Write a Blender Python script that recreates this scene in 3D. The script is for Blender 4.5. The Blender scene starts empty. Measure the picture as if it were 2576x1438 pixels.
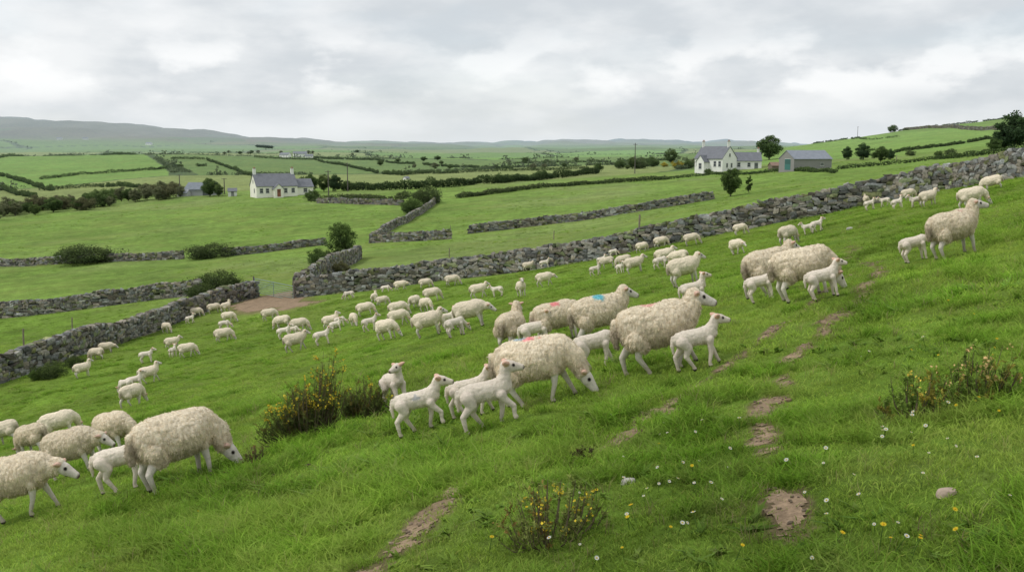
import bpy, math, random, time
import numpy as np
from mathutils import Matrix, Vector
T0=time.time()
rng=np.random.default_rng(7); random.seed(7)
scene=bpy.context.scene
COL=scene.collection
F=2504.0; PITCH=math.atan(344/2504)
sp,cp=math.sin(PITCH),math.cos(PITCH)

# ------------------------------------------------------------ noise
def _h(ix,iy,iz):
    h=(ix.astype(np.int64)*374761393+iy.astype(np.int64)*668265263+iz.astype(np.int64)*1274126177)&0xffffffff
    h=((h^(h>>13))*1103515245)&0xffffffff
    h=(h^(h>>16))&0xffff
    return h/65535.0
def vn3(x,y,z):
    x=np.asarray(x,float);y=np.asarray(y,float);z=np.asarray(z,float)+np.zeros_like(x)
    ix,iy,iz=np.floor(x),np.floor(y),np.floor(z)
    fx,fy,fz=x-ix,y-iy,z-iz
    fx=fx*fx*(3-2*fx);fy=fy*fy*(3-2*fy);fz=fz*fz*(3-2*fz)
    r=0
    for a in (0,1):
        for b in (0,1):
            for c in (0,1):
                w=(fx if a else 1-fx)*(fy if b else 1-fy)*(fz if c else 1-fz)
                if c and not np.any(fz): continue
                r=r+w*_h(ix+a,iy+b,iz+c)
    return r*2-1
def vn2(x,y,seed=0): return vn3(x,y,np.zeros_like(np.asarray(x,float))+seed*7.0)
def fbm2(x,y,o=3,seed=0):
    r=0;a=1;t=0
    for i in range(o):
        r=r+a*vn2(x*2**i,y*2**i,seed+i);t+=a;a*=.5
    return r/t
def sstep(a,b,x):
    t=np.clip((x-a)/(b-a),0,1);return t*t*(3-2*t)

# ------------------------------------------------------------ terrain
PX=np.array([-1600,-600,0,400,740,1100,1500,1900,2250,2576,3200,4200],float)
TH=(PX-1288)/F
hand={
50:[1180,1040,945,905,850,770,692,596,512,434,290,80],
65:[1050,940,870,835,778,718,652,562,488,412,285,90],
80:[960,870,820,765,722,683,625,535,468,400,280,100],
110:[860,785,745,702,668,645,590,510,455,392,280,130],
150:[740,690,655,645,620,592,548,485,438,386,290,160],
200:[660,620,592,572,548,535,502,457,422,380,300,200],
280:[590,560,540,510,490,480,456,430,402,366,300,220],
400:[540,520,495,470,462,455,436,412,378,342,285,220],
600:[480,465,445,425,428,430,415,394,350,308,260,215],
800:[410,405,393,383,400,410,402,382,330,287,245,205],
1200:[405,402,400,392,390,395,392,388,348,308,255,215],
2500:[385,385,386,380,378,381,381,379,378,360,300,250],
4200:[335,335,338,352,366,374,373,372,374,372,340,300],
6000:[275,279,285,311,355,369,366,369,372,372,350,320],
8000:[320,320,325,340,366,366,350,361,372,372,350,320],
12000:[330,330,335,350,374,376,374,374,375,375,370,370],
20000:[377]*12}
ys=[1.0,3,6,10,15,25,35]+sorted(hand)
tab=[]
for y in ys:
    if y in hand:
        r=np.array(hand[y],float); s=np.tan(PITCH+np.arctan((r-719)/F)); tab.append(s-1.6/y)
    else:
        g=.115-.24*TH
        if y>=15: g=g+np.where(PX<=0,.008,0)
        tab.append(g)
tab=np.array(tab)
NT,NL=420,500
tf=np.linspace(TH[0],TH[-1],NT); lf=np.linspace(0,math.log(20000),NL)
tmp=np.array([np.interp(tf,TH,row) for row in tab])
grid=np.array([np.interp(lf,np.log(ys),tmp[:,j]) for j in range(NT)])
def blur(a,ax,n,k):
    for _ in range(k):
        p=np.concatenate([np.repeat(np.take(a,[0],ax),n,ax),a,np.repeat(np.take(a,[-1],ax),n,ax)],ax)
        c=np.cumsum(p,ax); z=np.zeros_like(np.take(c,[0],ax)); c=np.concatenate([z,c],ax)
        m=a.shape[ax]; a=(np.take(c,range(2*n+1,2*n+1+m),ax)-np.take(c,range(0,m),ax))/(2*n+1)
    return a
grid=blur(grid,0,8,2); grid=blur(grid,1,4,2)
def zbase(x,y):
    x=np.asarray(x,float); y=np.maximum(np.asarray(y,float),.5)
    t=np.clip(x/y,tf[0],tf[-1]); l=np.clip(np.log(np.maximum(y,1)),0,lf[-1])
    a=(t-tf[0])/(tf[1]-tf[0]); b=l/(lf[1]-lf[0])
    i=np.clip(np.floor(a).astype(int),0,NT-2); j=np.clip(np.floor(b).astype(int),0,NL-2)
    fa=a-i; fb=b-j
    g=(grid[i,j]*(1-fa)*(1-fb)+grid[i+1,j]*fa*(1-fb)+grid[i,j+1]*(1-fa)*fb+grid[i+1,j+1]*fa*fb)
    return -1.6-y*g
def zt(x,y):
    x=np.asarray(x,float);y=np.asarray(y,float)
    z=zbase(x,y)
    z=z+.075*vn2(x/1.2,y/1.2,1)*sstep(90,30,y)+.024*vn2(x/.45,y/.45,2)*sstep(30,12,y)
    z=z+.22*vn2(x/9,y/9,3)*sstep(14,40,y)+.8*vn2(x/45,y/45,4)*sstep(90,300,y)
    z=z+(.0055*y)*fbm2(x/300,y/420,3,5)*sstep(450,1500,y)
    return z
YS=np.geomspace(2.4,14000,2600)
def P(px,py,ymin=0):
    cx=(px-1288)/F; cy=(719-py)/F
    d=(cx,cp+cy*sp,-sp+cy*cp)
    Y=YS[YS>ymin]
    X=Y*d[0]/d[1]; Z=Y*d[2]/d[1]; G_=zt(X,Y)
    below=np.nonzero(Z<G_)[0]
    if len(below)==0:
        k=int(np.argmin(Z-G_)); 
        return np.array([X[k],Y[k],G_[k]])
    k=below[0]
    y=Y[k]
    if k>0:
        d0=Z[k-1]-G_[k-1]; d1=G_[k]-Z[k]; y=Y[k-1]+(Y[k]-Y[k-1])*d0/(d0+d1+1e-9)
    x=y*d[0]/d[1]
    return np.array([x,y,float(zt(x,y))])

# ------------------------------------------------------------ mesh helper
class G:
    def __init__(s): s.v=[];s.f=[];s.c=[];s.n=0
    def add(s,v,f,c):
        v=np.asarray(v,float).reshape(-1,3); f=np.asarray(f,int)
        c=np.asarray(c,float)
        if c.ndim==1: c=np.tile(c[:3],(len(v),1))
        s.v.append(v); s.f.append(f+s.n); s.c.append(c); s.n+=len(v)
    def build(s,name,mat,smooth=False,parent=None,link=True):
        me=bpy.data.meshes.new(name)
        v=np.concatenate(s.v); c=np.concatenate(s.c)
        me.vertices.add(len(v)); me.vertices.foreach_set('co',v.astype(np.float32).ravel())
        loops=np.concatenate([f.ravel() for f in s.f]); tot=np.concatenate([np.full(f.shape[0],f.shape[1]) for f in s.f])
        start=np.concatenate([[0],np.cumsum(tot)[:-1]])
        me.loops.add(len(loops)); me.loops.foreach_set('vertex_index',loops.astype(np.int32))
        me.polygons.add(len(tot)); me.polygons.foreach_set('loop_start',start.astype(np.int32))
        me.polygons.foreach_set('loop_total',tot.astype(np.int32))
        me.polygons.foreach_set('use_smooth',np.full(len(tot),smooth))
        me.update(calc_edges=True)
        a=me.color_attributes.new('Col','FLOAT_COLOR','POINT')
        a.data.foreach_set('color',np.concatenate([c,np.ones((len(c),1))],1).astype(np.float32).ravel())
        me.materials.append(mat)
        ob=bpy.data.objects.new(name,me)
        if link: COL.objects.link(ob)
        if parent is not None: ob.parent=parent
        return ob
BOXF=np.array([[0,1,2,3],[7,6,5,4],[0,4,5,1],[1,5,6,2],[2,6,7,3],[3,7,4,0]])
def box(g,c,s,col,yaw=0):
    x,y,z=[k/2 for k in s]
    v=np.array([[-x,-y,-z],[-x,y,-z],[x,y,-z],[x,-y,-z],[-x,-y,z],[-x,y,z],[x,y,z],[x,-y,z]])
    ca,sa=math.cos(yaw),math.sin(yaw)
    v=np.stack([v[:,0]*ca-v[:,1]*sa,v[:,0]*sa+v[:,1]*ca,v[:,2]],1)+np.array(c)
    g.add(v,BOXF,col)
def tube(g,pts,rad,col,n=6,cap=True):
    pts=np.asarray(pts,float); rad=np.asarray(rad,float)
    k=len(pts); d=np.gradient(pts,axis=0); d/=np.linalg.norm(d,axis=1)[:,None]+1e-9
    up=np.array([0,0,1.]) if abs(d[0,2])<.9 else np.array([1.,0,0])
    u=np.cross(d,up); u/=np.linalg.norm(u,axis=1)[:,None]+1e-9; w=np.cross(d,u)
    a=np.arange(n)/n*2*math.pi
    v=pts[:,None,:]+rad[:,None,None]*(np.cos(a)[None,:,None]*u[:,None,:]+np.sin(a)[None,:,None]*w[:,None,:])
    f=[]
    for i in range(k-1):
        for j in range(n):
            j2=(j+1)%n; f.append([i*n+j,i*n+j2,(i+1)*n+j2,(i+1)*n+j])
    g.add(v.reshape(-1,3),f,col)
    if cap:
        g.add(v[-1],[list(range(n))],col)
def leaves(g,cen,size,col,asp=.55,rs=None,flat=0.0):
    r=rs or rng
    n=len(cen)
    a=r.normal(size=(n,3)); a[:,2]*=(1-flat); a/=np.linalg.norm(a,axis=1)[:,None]
    b=r.normal(size=(n,3)); b-=a*(a*b).sum(1)[:,None]; b/=np.linalg.norm(b,axis=1)[:,None]
    size=np.asarray(size)
    if size.ndim==0: size=np.full(n,float(size))
    s=size[:,None]
    v=np.stack([cen-a*s,cen-b*s*asp,cen+a*s,cen+b*s*asp],1).reshape(-1,3)
    f=np.arange(4*n).reshape(n,4)
    g.add(v,f,np.repeat(col,4,axis=0))
def empty(name,loc,yaw=0,scale=1):
    e=bpy.data.objects.new(name,None); e.empty_display_size=.3
    e.location=Vector([float(k) for k in loc]); e.rotation_euler=(0,0,yaw); e.scale=(scale,)*3
    COL.objects.link(e); return e
def meta(o,label,cat,group=None,kind=None):
    o['label']=label
    o['category']=cat
    if group: o['group']=group
    if kind: o['kind']=kind
def structure(o):
    o['kind']='structure'

# ------------------------------------------------------------ materials
def mixc(nt,fac,a,b,blend='MIX'):
    m=nt.nodes.new('ShaderNodeMix'); m.data_type='RGBA'; m.blend_type=blend
    for i,v in ((0,fac),(6,a),(7,b)):
        if isinstance(v,bpy.types.NodeSocket): nt.links.new(v,m.inputs[i])
        elif i==0: m.inputs[0].default_value=v
        else: m.inputs[i].default_value=(*v,1)
    return m.outputs[2]
def mathn(nt,op,a,b=None,c=None,clamp=False):
    m=nt.nodes.new('ShaderNodeMath'); m.operation=op; m.use_clamp=clamp
    for i,v in enumerate((a,b,c)):
        if v is None: continue
        if isinstance(v,bpy.types.NodeSocket): nt.links.new(v,m.inputs[i])
        else: m.inputs[i].default_value=v
    return m.outputs[0]
def noisen(nt,vec,scale,detail=4,rough=.55):
    n=nt.nodes.new('ShaderNodeTexNoise'); n.inputs['Scale'].default_value=scale
    n.inputs['Detail'].default_value=detail; n.inputs['Roughness'].default_value=rough
    if vec is not None: nt.links.new(vec,n.inputs['Vector'])
    return n.outputs['Fac']
def mrange(nt,v,a,b,c,d,smooth=False):
    m=nt.nodes.new('ShaderNodeMapRange')
    if smooth: m.interpolation_type='SMOOTHSTEP'
    nt.links.new(v,m.inputs[0])
    for i,k in enumerate((a,b,c,d)): m.inputs[i+1].default_value=k
    return m.outputs[0]
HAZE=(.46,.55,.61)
def vmat(name,rough=.9,layers=((3,.3),),bump=None,haze=False,trans=0,spec=.2,coords='pos',objrand=0,metal=0,warm=None,warm2=None):
    m=bpy.data.materials.new(name); m.use_nodes=True; nt=m.node_tree
    bs=nt.nodes['Principled BSDF']; bs.inputs['Roughness'].default_value=rough
    bs.inputs['Specular IOR Level'].default_value=spec; bs.inputs['Metallic'].default_value=metal
    at=nt.nodes.new('ShaderNodeAttribute'); at.attribute_name='Col'; c=at.outputs['Color']
    geo=nt.nodes.new('ShaderNodeNewGeometry'); tc=nt.nodes.new('ShaderNodeTexCoord')
    vec=geo.outputs['Position'] if coords=='pos' else tc.outputs['Object']
    for sc,amt in layers:
        n=noisen(nt,vec,sc,5,.6)
        k=mrange(nt,n,.28,.72,1-amt,1+amt)
        cc=nt.nodes.new('ShaderNodeCombineColor')
        for i in range(3): nt.links.new(k,cc.inputs[i])
        c=mixc(nt,1.0,c,cc.outputs[0],'MULTIPLY')
    for wq in (warm,warm2):
        if wq:
            n=noisen(nt,vec,wq[0],5,.6); k=mrange(nt,n,.46,.68,0,wq[1]); c=mixc(nt,k,c,wq[2])
    if objrand:
        oi=nt.nodes.new('ShaderNodeObjectInfo')
        k=mrange(nt,oi.outputs['Random'],0,1,1-objrand,1+objrand*.6)
        cc=nt.nodes.new('ShaderNodeCombineColor')
        for i in range(3): nt.links.new(k,cc.inputs[i])
        c=mixc(nt,1.0,c,cc.outputs[0],'MULTIPLY')
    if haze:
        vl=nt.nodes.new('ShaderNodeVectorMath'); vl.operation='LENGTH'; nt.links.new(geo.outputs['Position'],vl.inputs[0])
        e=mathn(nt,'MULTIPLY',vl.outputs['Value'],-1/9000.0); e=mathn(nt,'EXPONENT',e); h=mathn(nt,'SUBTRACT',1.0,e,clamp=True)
        c=mixc(nt,h,c,HAZE)  # aerial haze painted into the base colour, growing with distance from the origin
    nt.links.new(c,bs.inputs['Base Color'])
    if bump:
        n=noisen(nt,vec,bump[0],6,.65)
        b=nt.nodes.new('ShaderNodeBump'); b.inputs['Strength'].default_value=bump[1]; b.inputs['Distance'].default_value=bump[2]
        nt.links.new(n,b.inputs['Height']); nt.links.new(b.outputs[0],bs.inputs['Normal'])
    if trans:
        tr=nt.nodes.new('ShaderNodeBsdfTranslucent'); nt.links.new(c,tr.inputs[0])
        mx=nt.nodes.new('ShaderNodeMixShader'); mx.inputs[0].default_value=trans
        nt.links.new(bs.outputs[0],mx.inputs[1]); nt.links.new(tr.outputs[0],mx.inputs[2])
        nt.links.new(mx.outputs[0],nt.nodes['Material Output'].inputs[0])
    return m
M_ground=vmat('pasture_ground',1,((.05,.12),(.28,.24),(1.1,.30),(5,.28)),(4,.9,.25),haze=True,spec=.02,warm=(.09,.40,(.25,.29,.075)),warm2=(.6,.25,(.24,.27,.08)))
M_dirt=vmat('dirt',1,((2.5,.22),(14,.30),(50,.25)),(22,.8,.03),spec=.05)
M_stone=vmat('dry_stone',.95,((1.3,.22),(9,.40)),(14,.7,.03),spec=.1)
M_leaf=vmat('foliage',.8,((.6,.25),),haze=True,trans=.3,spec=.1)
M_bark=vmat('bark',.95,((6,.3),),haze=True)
M_gorse=vmat('gorse_foliage',.8,((6,.3),),trans=.25,spec=.1)
M_petal=vmat('petals',.7,((30,.1),),trans=.25)
M_fleece=vmat('fleece',1,((6,.08),(22,.13),(70,.12)),(34,.8,.014),spec=.03,coords='obj',objrand=.12)
M_lock=vmat('fleece_locks',1,((8,.10),(26,.11)),spec=.0,coords='obj',objrand=.08,trans=.35)
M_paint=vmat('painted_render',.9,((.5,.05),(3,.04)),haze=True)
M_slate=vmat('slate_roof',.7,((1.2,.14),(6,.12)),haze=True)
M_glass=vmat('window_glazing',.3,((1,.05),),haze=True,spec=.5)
M_metal=vmat('galvanised_metal',.5,((4,.15),),metal=.3)
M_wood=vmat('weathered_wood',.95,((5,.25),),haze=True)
M_grass=vmat('grass_blades',.7,((.28,.30),(1.3,.36),(.09,.16)),trans=.40,spec=.10,warm=(.5,.40,(.50,.60,.12)),warm2=(2.2,.26,(.50,.54,.17)))

# ------------------------------------------------------------ dirt path definition
paths=[([(920,1445),(1000,1385),(1075,1305),(1135,1245),(1175,1212)],.095,1.0),
([(1500,1145),(1560,1100),(1640,1047),(1672,1035)],.09,1.0),
([(1690,1015),(1760,965),(1830,918)],.055,.85),
([(1870,890),(1925,850),(2010,790)],.06,.8),
([(1895,1120),(1930,1135),(1935,1085),(1910,1050),(1930,1010),(1965,990)],.065,.9),
([(2000,1350),(1985,1300),(1960,1250),(1930,1225)],.065,.85),
([(1930,1225),(1905,1160),(1895,1120)],.05,.6),([(1965,990),(1975,950),(2010,885)],.05,.65),
([(1960,925),(2010,885),(2060,855),(2090,805)],.055,.75),
([(2085,808),(2130,785),(2165,755)],.08,.9),([(2165,755),(2195,715)],.055,.7),
([(2175,725),(2205,700),(2215,675)],.08,.85),
([(2215,675),(2150,650),(2140,620)],.08,.5),([(2140,650),(2150,620)],.12,.65),
([(1175,1212),(1300,1130),(1400,1120),(1500,1145)],.04,.5),([(1672,1035),(1690,1015)],.05,.7),([(1830,918),(1870,890)],.05,.7),
([(2010,790),(2060,740),(2140,690)],.05,.5)]
gpaths=[([(640,762),(690,770),(745,768)],1.3,1.0),([(690,745),(690,765)],1.6,1.0)]
def mksegs(pp):
    o=[]
    for pl,r,st in pp:
        w=[P(*p)[:2] for p in pl]
        for a,b in zip(w[:-1],w[1:]): o.append((a,b,r,st))
    return o
segs=mksegs(paths); gsegs=mksegs(gpaths)
def dirtmask(x,y,which=0):
    m=np.zeros_like(x)
    n=.80*fbm2(x*3.6,y*3.6,4,11)+.55*fbm2(x*13,y*13,2,15) if which==0 else .6*fbm2(x*.9,y*.5,4,11)
    for a,b,r,st in (segs if which==0 else gsegs):
        d=b-a; L=(d**2).sum()+1e-9
        t=np.clip(((x-a[0])*d[0]+(y-a[1])*d[1])/L,0,1)
        q=np.hypot(x-a[0]-t*d[0],y-a[1]-t*d[1])/r
        m=np.maximum(m,(st*(1.15-q*.4)+n)*(q<4)*np.exp(-np.maximum(q-1.2,0)*.5))
    return m

# ------------------------------------------------------------ voronoi fields
def vor(x,y,sx,sy,seed):
    xx=x/sx+.22*vn2(x/sx*.9,y/sy*.9,seed+3); yy=y/sy+.22*vn2(x/sx*.9,y/sy*.9,seed+5)
    ix,iy=np.floor(xx),np.floor(yy)
    f1=np.full(x.shape,9.);f2=np.full(x.shape,9.);idd=np.zeros(x.shape)
    for a in (-1,0,1):
        for b in (-1,0,1):
            cx_,cy_=ix+a,iy+b
            px_=cx_+.15+.7*_h(cx_,cy_,cx_*0+seed); py_=cy_+.15+.7*_h(cx_,cy_,cx_*0+seed+9)
            d=np.hypot(xx-px_,yy-py_); h=_h(cx_,cy_,cx_*0+seed+21)
            c=d<f1
            f2=np.where(c,f1,np.minimum(f2,d)); idd=np.where(c,h,idd); f1=np.where(c,d,f1)
    return idd,(f2-f1)*min(sx,sy)*.5
V1=(260.,480.,3); V2=(620.,1100.,8)
pal=np.array([[.175,.300,.062],[.200,.280,.072],[.150,.265,.058],[.235,.285,.095],[.175,.325,.065],[.135,.215,.060]])

# ground mesh
th=np.concatenate([np.linspace(-1.15,-.63,50),np.linspace(-.62,.62,760),np.linspace(.63,1.15,50)])
yy=np.concatenate([np.geomspace(1.0,60,800)[:-1],np.geomspace(60,20000,620)])
TT,YY=np.meshgrid(th,yy,indexing='ij'); XX=TT*YY
ZZ=zt(XX,YY)
nx,ny=TT.shape
V=np.stack([XX,YY,ZZ],-1).reshape(-1,3)
idx=np.arange(nx*ny).reshape(nx,ny)
FQ=np.stack([idx[:-1,:-1],idx[1:,:-1],idx[1:,1:],idx[:-1,1:]],-1).reshape(-1,4)
x,y,z=V.T
c=np.tile(np.array([.155,.258,.036]),(len(x),1))
n1=fbm2(x/14,y/14,3,31)[:,None]
c*=1+.18*n1
c=c*(1+.14*vn2(x/2.2,y/2.2,33)[:,None])
yel=sstep(.05,.6,fbm2(x/22,y/30,3,35))[:,None]*sstep(45,90,y)[:,None]
c=c*(1-yel*.5)+np.array([.225,.270,.080])*yel*.5
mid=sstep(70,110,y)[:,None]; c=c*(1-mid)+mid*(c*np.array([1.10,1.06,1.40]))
id1,e1=vor(x,y,*V1); id2,e2=vor(x,y,*V2)
far=sstep(320,345,y)[:,None]
k1=pal[np.clip((id1*6).astype(int),0,5)]; k2=pal[np.clip((id2*6).astype(int),0,5)]
use2=(y>2200)[:,None]
kf=np.where(use2,k2*.8,k1)*(1+.14*n1)
hillr=((x/y>.2)&(y<1100))
kf=np.where(hillr[:,None],np.array([.175,.295,.058])*(1+.16*n1)*np.where(id1>.5,1.08,.90)[:,None],kf)
kf=np.where((((np.where(y>2200,e2,e1))<(1.4+y/600))&~hillr)[:,None],np.array([.070,.11,.045]),kf)
c=c*(1-far)+kf*far
el=z/y
moor=(sstep(-.001,.011,el+.005*fbm2(x/500,y/800,3,41))*sstep(3000,4200,y))[:,None]
mc=np.array([.135,.110,.075])*(1+.6*fbm2(x/300,y/800,4,43)[:,None])
mc=np.where((fbm2(x/260,y/500,2,47)[:,None]>.32)&(el[:,None]<.02),np.array([.11,.14,.06]),mc)
c=c*(1-moor)+mc*moor
fc=sstep(7000,8000,y)[:,None]*(x>0)[:,None]
c=c*(1-fc)+np.array([.06,.085,.09])*fc
dm=np.zeros(len(x)); near=(y<34)&(y>3); dm[near]=dirtmask(x[near],y[near])
ng_=(y>60)&(y<95)&(x<0); dm[ng_]=dirtmask(x[ng_],y[ng_],1)
dd=sstep(.12,.62,dm)[:,None]*.9
c=c*(1-dd)+np.array([.22,.16,.10])*dd
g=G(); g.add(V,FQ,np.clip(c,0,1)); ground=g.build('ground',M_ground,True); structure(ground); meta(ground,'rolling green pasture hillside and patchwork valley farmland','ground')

# stone templates
def stone_templates():
    out=[]
    lin=[-1,0,1]; pts=[];ind={}
    for a in lin:
        for b in lin:
            for c_ in lin:
                if (a,b,c_)!=(0,0,0): ind[(a,b,c_)]=len(pts); pts.append((a,b,c_))
    fs=[]
    for ax in range(3):
        for s in (-1,1):
            for p in (-1,0):
                for q in (-1,0):
                    qd=[]
                    for (i,j) in ((0,0),(1,0),(1,1),(0,1)):
                        k=[0,0,0]; k[ax]=s; k[(ax+1)%3]=p+i; k[(ax+2)%3]=q+j; qd.append(ind[tuple(k)])
                    fs.append(qd if s>0 else qd[::-1])
    pts=np.array(pts,float)
    for i in range(14):
        r=np.random.default_rng(40+i)
        n=pts/np.linalg.norm(pts,axis=1)[:,None]
        v=pts*.62+n*.42+r.normal(0,.11,pts.shape)
        v[:,0]+=.22*r.normal()*v[:,2]; v[:,2]+=.14*r.normal()*v[:,0]
        out.append(v*.5)
    return out,np.array(fs)
ST,SF=stone_templates()
# dirt path sheets
g=G()
for (x0,x1,y0,y1,st,wh) in ((-2.6,7.6,4.2,21.0,.024,0),(-24,-11,60,86,.16,1)):
    ax=np.arange(x0,x1,st); ay=np.arange(y0,y1,st)
    A,B=np.meshgrid(ax,ay,indexing='ij'); m_=dirtmask(A.ravel(),B.ravel(),wh).reshape(A.shape)
    ok=m_>.63; cell=ok[:-1,:-1]&ok[1:,:-1]&ok[1:,1:]&ok[:-1,1:]
    id_=np.arange(A.size).reshape(A.shape); q=np.stack([id_[:-1,:-1],id_[1:,:-1],id_[1:,1:],id_[:-1,1:]],-1)[cell]
    u,inv=np.unique(q,return_inverse=True); X_=A.ravel()[u];Y_=B.ravel()[u]
    rough=.007*fbm2(X_*11,Y_*11,2,51) if wh==0 else 0
    pc=np.array([.290,.212,.140])*(1+.30*fbm2(X_*5,Y_*5,3,50)[:,None])
    if wh==0:
        dk=sstep(.05,.6,fbm2(X_*2.2,Y_*2.2,3,57))[:,None]*.5; pc=pc*(1-dk)+np.array([.13,.092,.058])*dk
    g.add(np.stack([X_,Y_,zt(X_,Y_)+.005+rough],1),inv.reshape(-1,4),np.clip(pc,.02,1))
    if wh==0:
        pk=rng.choice(len(X_),500); sz=rng.uniform(.006,.022,500)
        for i,s_ in zip(pk,sz):
            v=ST[int(rng.integers(0,14))]*np.array([s_*1.4,s_*1.1,s_*.8])+np.array([X_[i],Y_[i],float(zt(X_[i],Y_[i]))+.007])
            g.add(v,SF,np.array([.27,.21,.15])*rng.uniform(.6,1.35))
pth=g.build('dirt_path',M_dirt,True); structure(pth); meta(pth,'worn bare earth sheep track through grass','path')
print('ground',time.time()-T0)

# ------------------------------------------------------------ grass
src=bpy.data.collections.new('grass_source')
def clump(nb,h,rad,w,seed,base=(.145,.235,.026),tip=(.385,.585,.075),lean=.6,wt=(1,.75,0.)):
    r=np.random.default_rng(seed); g=G()
    a=r.uniform(0,2*math.pi,nb); rr=rad*np.sqrt(r.uniform(0,1,nb))
    bx,by=np.cos(a)*rr,np.sin(a)*rr
    hh=h*r.uniform(.5,1.2,nb); la=r.uniform(0,2*math.pi,nb); ln=hh*lean*r.uniform(.2,1.3,nb)
    fa=r.uniform(0,math.pi,nb); wx,wy=np.cos(fa)*w/2,np.sin(fa)*w/2
    t=np.array([0,.55,1.0])
    vs=[];cs=[]
    tint=r.uniform(.65,1.25,nb); yel=r.uniform(0,1,nb)<.10
    for k in range(3):
        X=bx+np.cos(la)*ln*t[k]**2; Y=by+np.sin(la)*ln*t[k]**2; Z=hh*(t[k]-.22*t[k]**2*lean)-.01
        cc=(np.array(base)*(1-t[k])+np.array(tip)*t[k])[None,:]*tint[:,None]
        cc=np.where(yel[:,None],cc*np.array([1.45,1.05,1.8]),cc)
        if k<2:
            vs+= [np.stack([X-wx*wt[k],Y-wy*wt[k],Z],1),np.stack([X+wx*wt[k],Y+wy*wt[k],Z],1)]; cs+=[cc,cc]
        else: vs.append(np.stack([X,Y,Z],1)); cs.append(cc)
    v=np.stack(vs,1).reshape(-1,3); cc=np.clip(np.stack(cs,1).reshape(-1,3),0,.8); o=np.arange(nb)[:,None]*5
    g.add(v,o+np.array([[0,1,3,2]]),cc); g.f.append(o+np.array([[2,3,4]]))
    ob=g.build('grass_clump_%d'%seed,M_grass,False,link=False); src.objects.link(ob)
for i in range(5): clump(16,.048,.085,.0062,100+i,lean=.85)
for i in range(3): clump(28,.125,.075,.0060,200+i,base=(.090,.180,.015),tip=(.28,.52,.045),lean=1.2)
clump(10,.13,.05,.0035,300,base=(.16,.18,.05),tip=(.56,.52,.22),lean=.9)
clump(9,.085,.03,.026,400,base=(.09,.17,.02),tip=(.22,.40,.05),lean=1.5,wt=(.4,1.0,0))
N=140000
u=rng.uniform(0,1,N); ymn,ymx=2.8,66.
gy=(ymn**.7+u*(ymx**.7-ymn**.7))**(1/.7); gt=rng.uniform(-.72,.72,N); gx=gt*gy
N2=30000; gy2=np.exp(rng.uniform(math.log(60),math.log(300),N2)); gx2=rng.uniform(-.68,.68,N2)*gy2
gx=np.concatenate([gx,gx2]); gy=np.concatenate([gy,gy2])
dmk=np.where(gy<34,dirtmask(gx,gy),dirtmask(gx,gy,1))
keep=(dmk<.62)|((rng.uniform(0,1,len(gx))<.20)&(gy<40)); keep&=~((gy>66)&(fbm2(gx/12,gy/20,3,67)<-.05))
gx,gy,dmk=gx[keep],gy[keep],dmk[keep]; N=len(gx)
gz=zt(gx,gy)
tall=fbm2(gx/1.5,gy/1.5,3,61)+.6*vn2(gx/.33,gy/.33,63)
tl=tall>np.where(gy<9,.22,.34)
ii=np.where(tl&(rng.uniform(0,1,N)<.8),rng.integers(5,8,N),rng.integers(0,5,N))
ii=np.where(rng.uniform(0,1,N)<.03,8,ii)
ii=np.where((rng.uniform(0,1,N)<.09)&(fbm2(gx/1.1,gy/1.1,2,69)>.1)&(gy<14),9,ii)
sc=rng.uniform(.6,1.35,N)*(1+gy/38)*np.where(tl,1.12,1)*(1+.40*np.clip(fbm2(gx/3,gy/3,2,65),-1,1))
sc=np.where(gy>18,np.minimum(sc,2.2),sc); sc=np.where(dmk>.2,sc*.75,sc)
sc=np.where(gy>66,rng.uniform(1.8,3.6,N)*(gy/90)**.5,sc)
me=bpy.data.meshes.new('grass'); me.vertices.add(N)
me.vertices.foreach_set('co',np.stack([gx,gy,gz-.004],1).astype(np.float32).ravel())
a=me.attributes.new('idx','INT','POINT'); a.data.foreach_set('value',ii.astype(np.int32))
a=me.attributes.new('scl','FLOAT_VECTOR','POINT'); a.data.foreach_set('vector',np.stack([sc,sc,sc*np.where(gy>20,.60,.92)],1).astype(np.float32).ravel())
rt=np.stack([rng.normal(0,.14,N),rng.normal(0,.14,N)-.1,rng.uniform(0,6.28,N)],1)
a=me.attributes.new('rot','FLOAT_VECTOR','POINT'); a.data.foreach_set('vector',rt.astype(np.float32).ravel())
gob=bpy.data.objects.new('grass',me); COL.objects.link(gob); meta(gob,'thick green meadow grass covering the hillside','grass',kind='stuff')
ng=bpy.data.node_groups.new('grass_scatter','GeometryNodeTree')
ng.interface.new_socket('Geometry',in_out='INPUT',socket_type='NodeSocketGeometry')
ng.interface.new_socket('Geometry',in_out='OUTPUT',socket_type='NodeSocketGeometry')
gi=ng.nodes.new('NodeGroupInput');go=ng.nodes.new('NodeGroupOutput')
ip=ng.nodes.new('GeometryNodeInstanceOnPoints');ci=ng.nodes.new('GeometryNodeCollectionInfo')
ci.inputs['Collection'].default_value=src; ci.inputs['Separate Children'].default_value=True; ci.inputs['Reset Children'].default_value=True
def na(n,t):
    q=ng.nodes.new('GeometryNodeInputNamedAttribute'); q.data_type=t; q.inputs['Name'].default_value=n
    return [o for o in q.outputs if o.enabled][0]
ng.links.new(gi.outputs[0],ip.inputs['Points']); ng.links.new(ci.outputs[0],ip.inputs['Instance']); ip.inputs['Pick Instance'].default_value=True
ng.links.new(na('idx','INT'),ip.inputs['Instance Index']); ng.links.new(na('rot','FLOAT_VECTOR'),ip.inputs['Rotation']); ng.links.new(na('scl','FLOAT_VECTOR'),ip.inputs['Scale'])
ng.links.new(ip.outputs[0],go.inputs[0])
md=gob.modifiers.new('scatter','NODES'); md.node_group=ng
print('grass',time.time()-T0)

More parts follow.
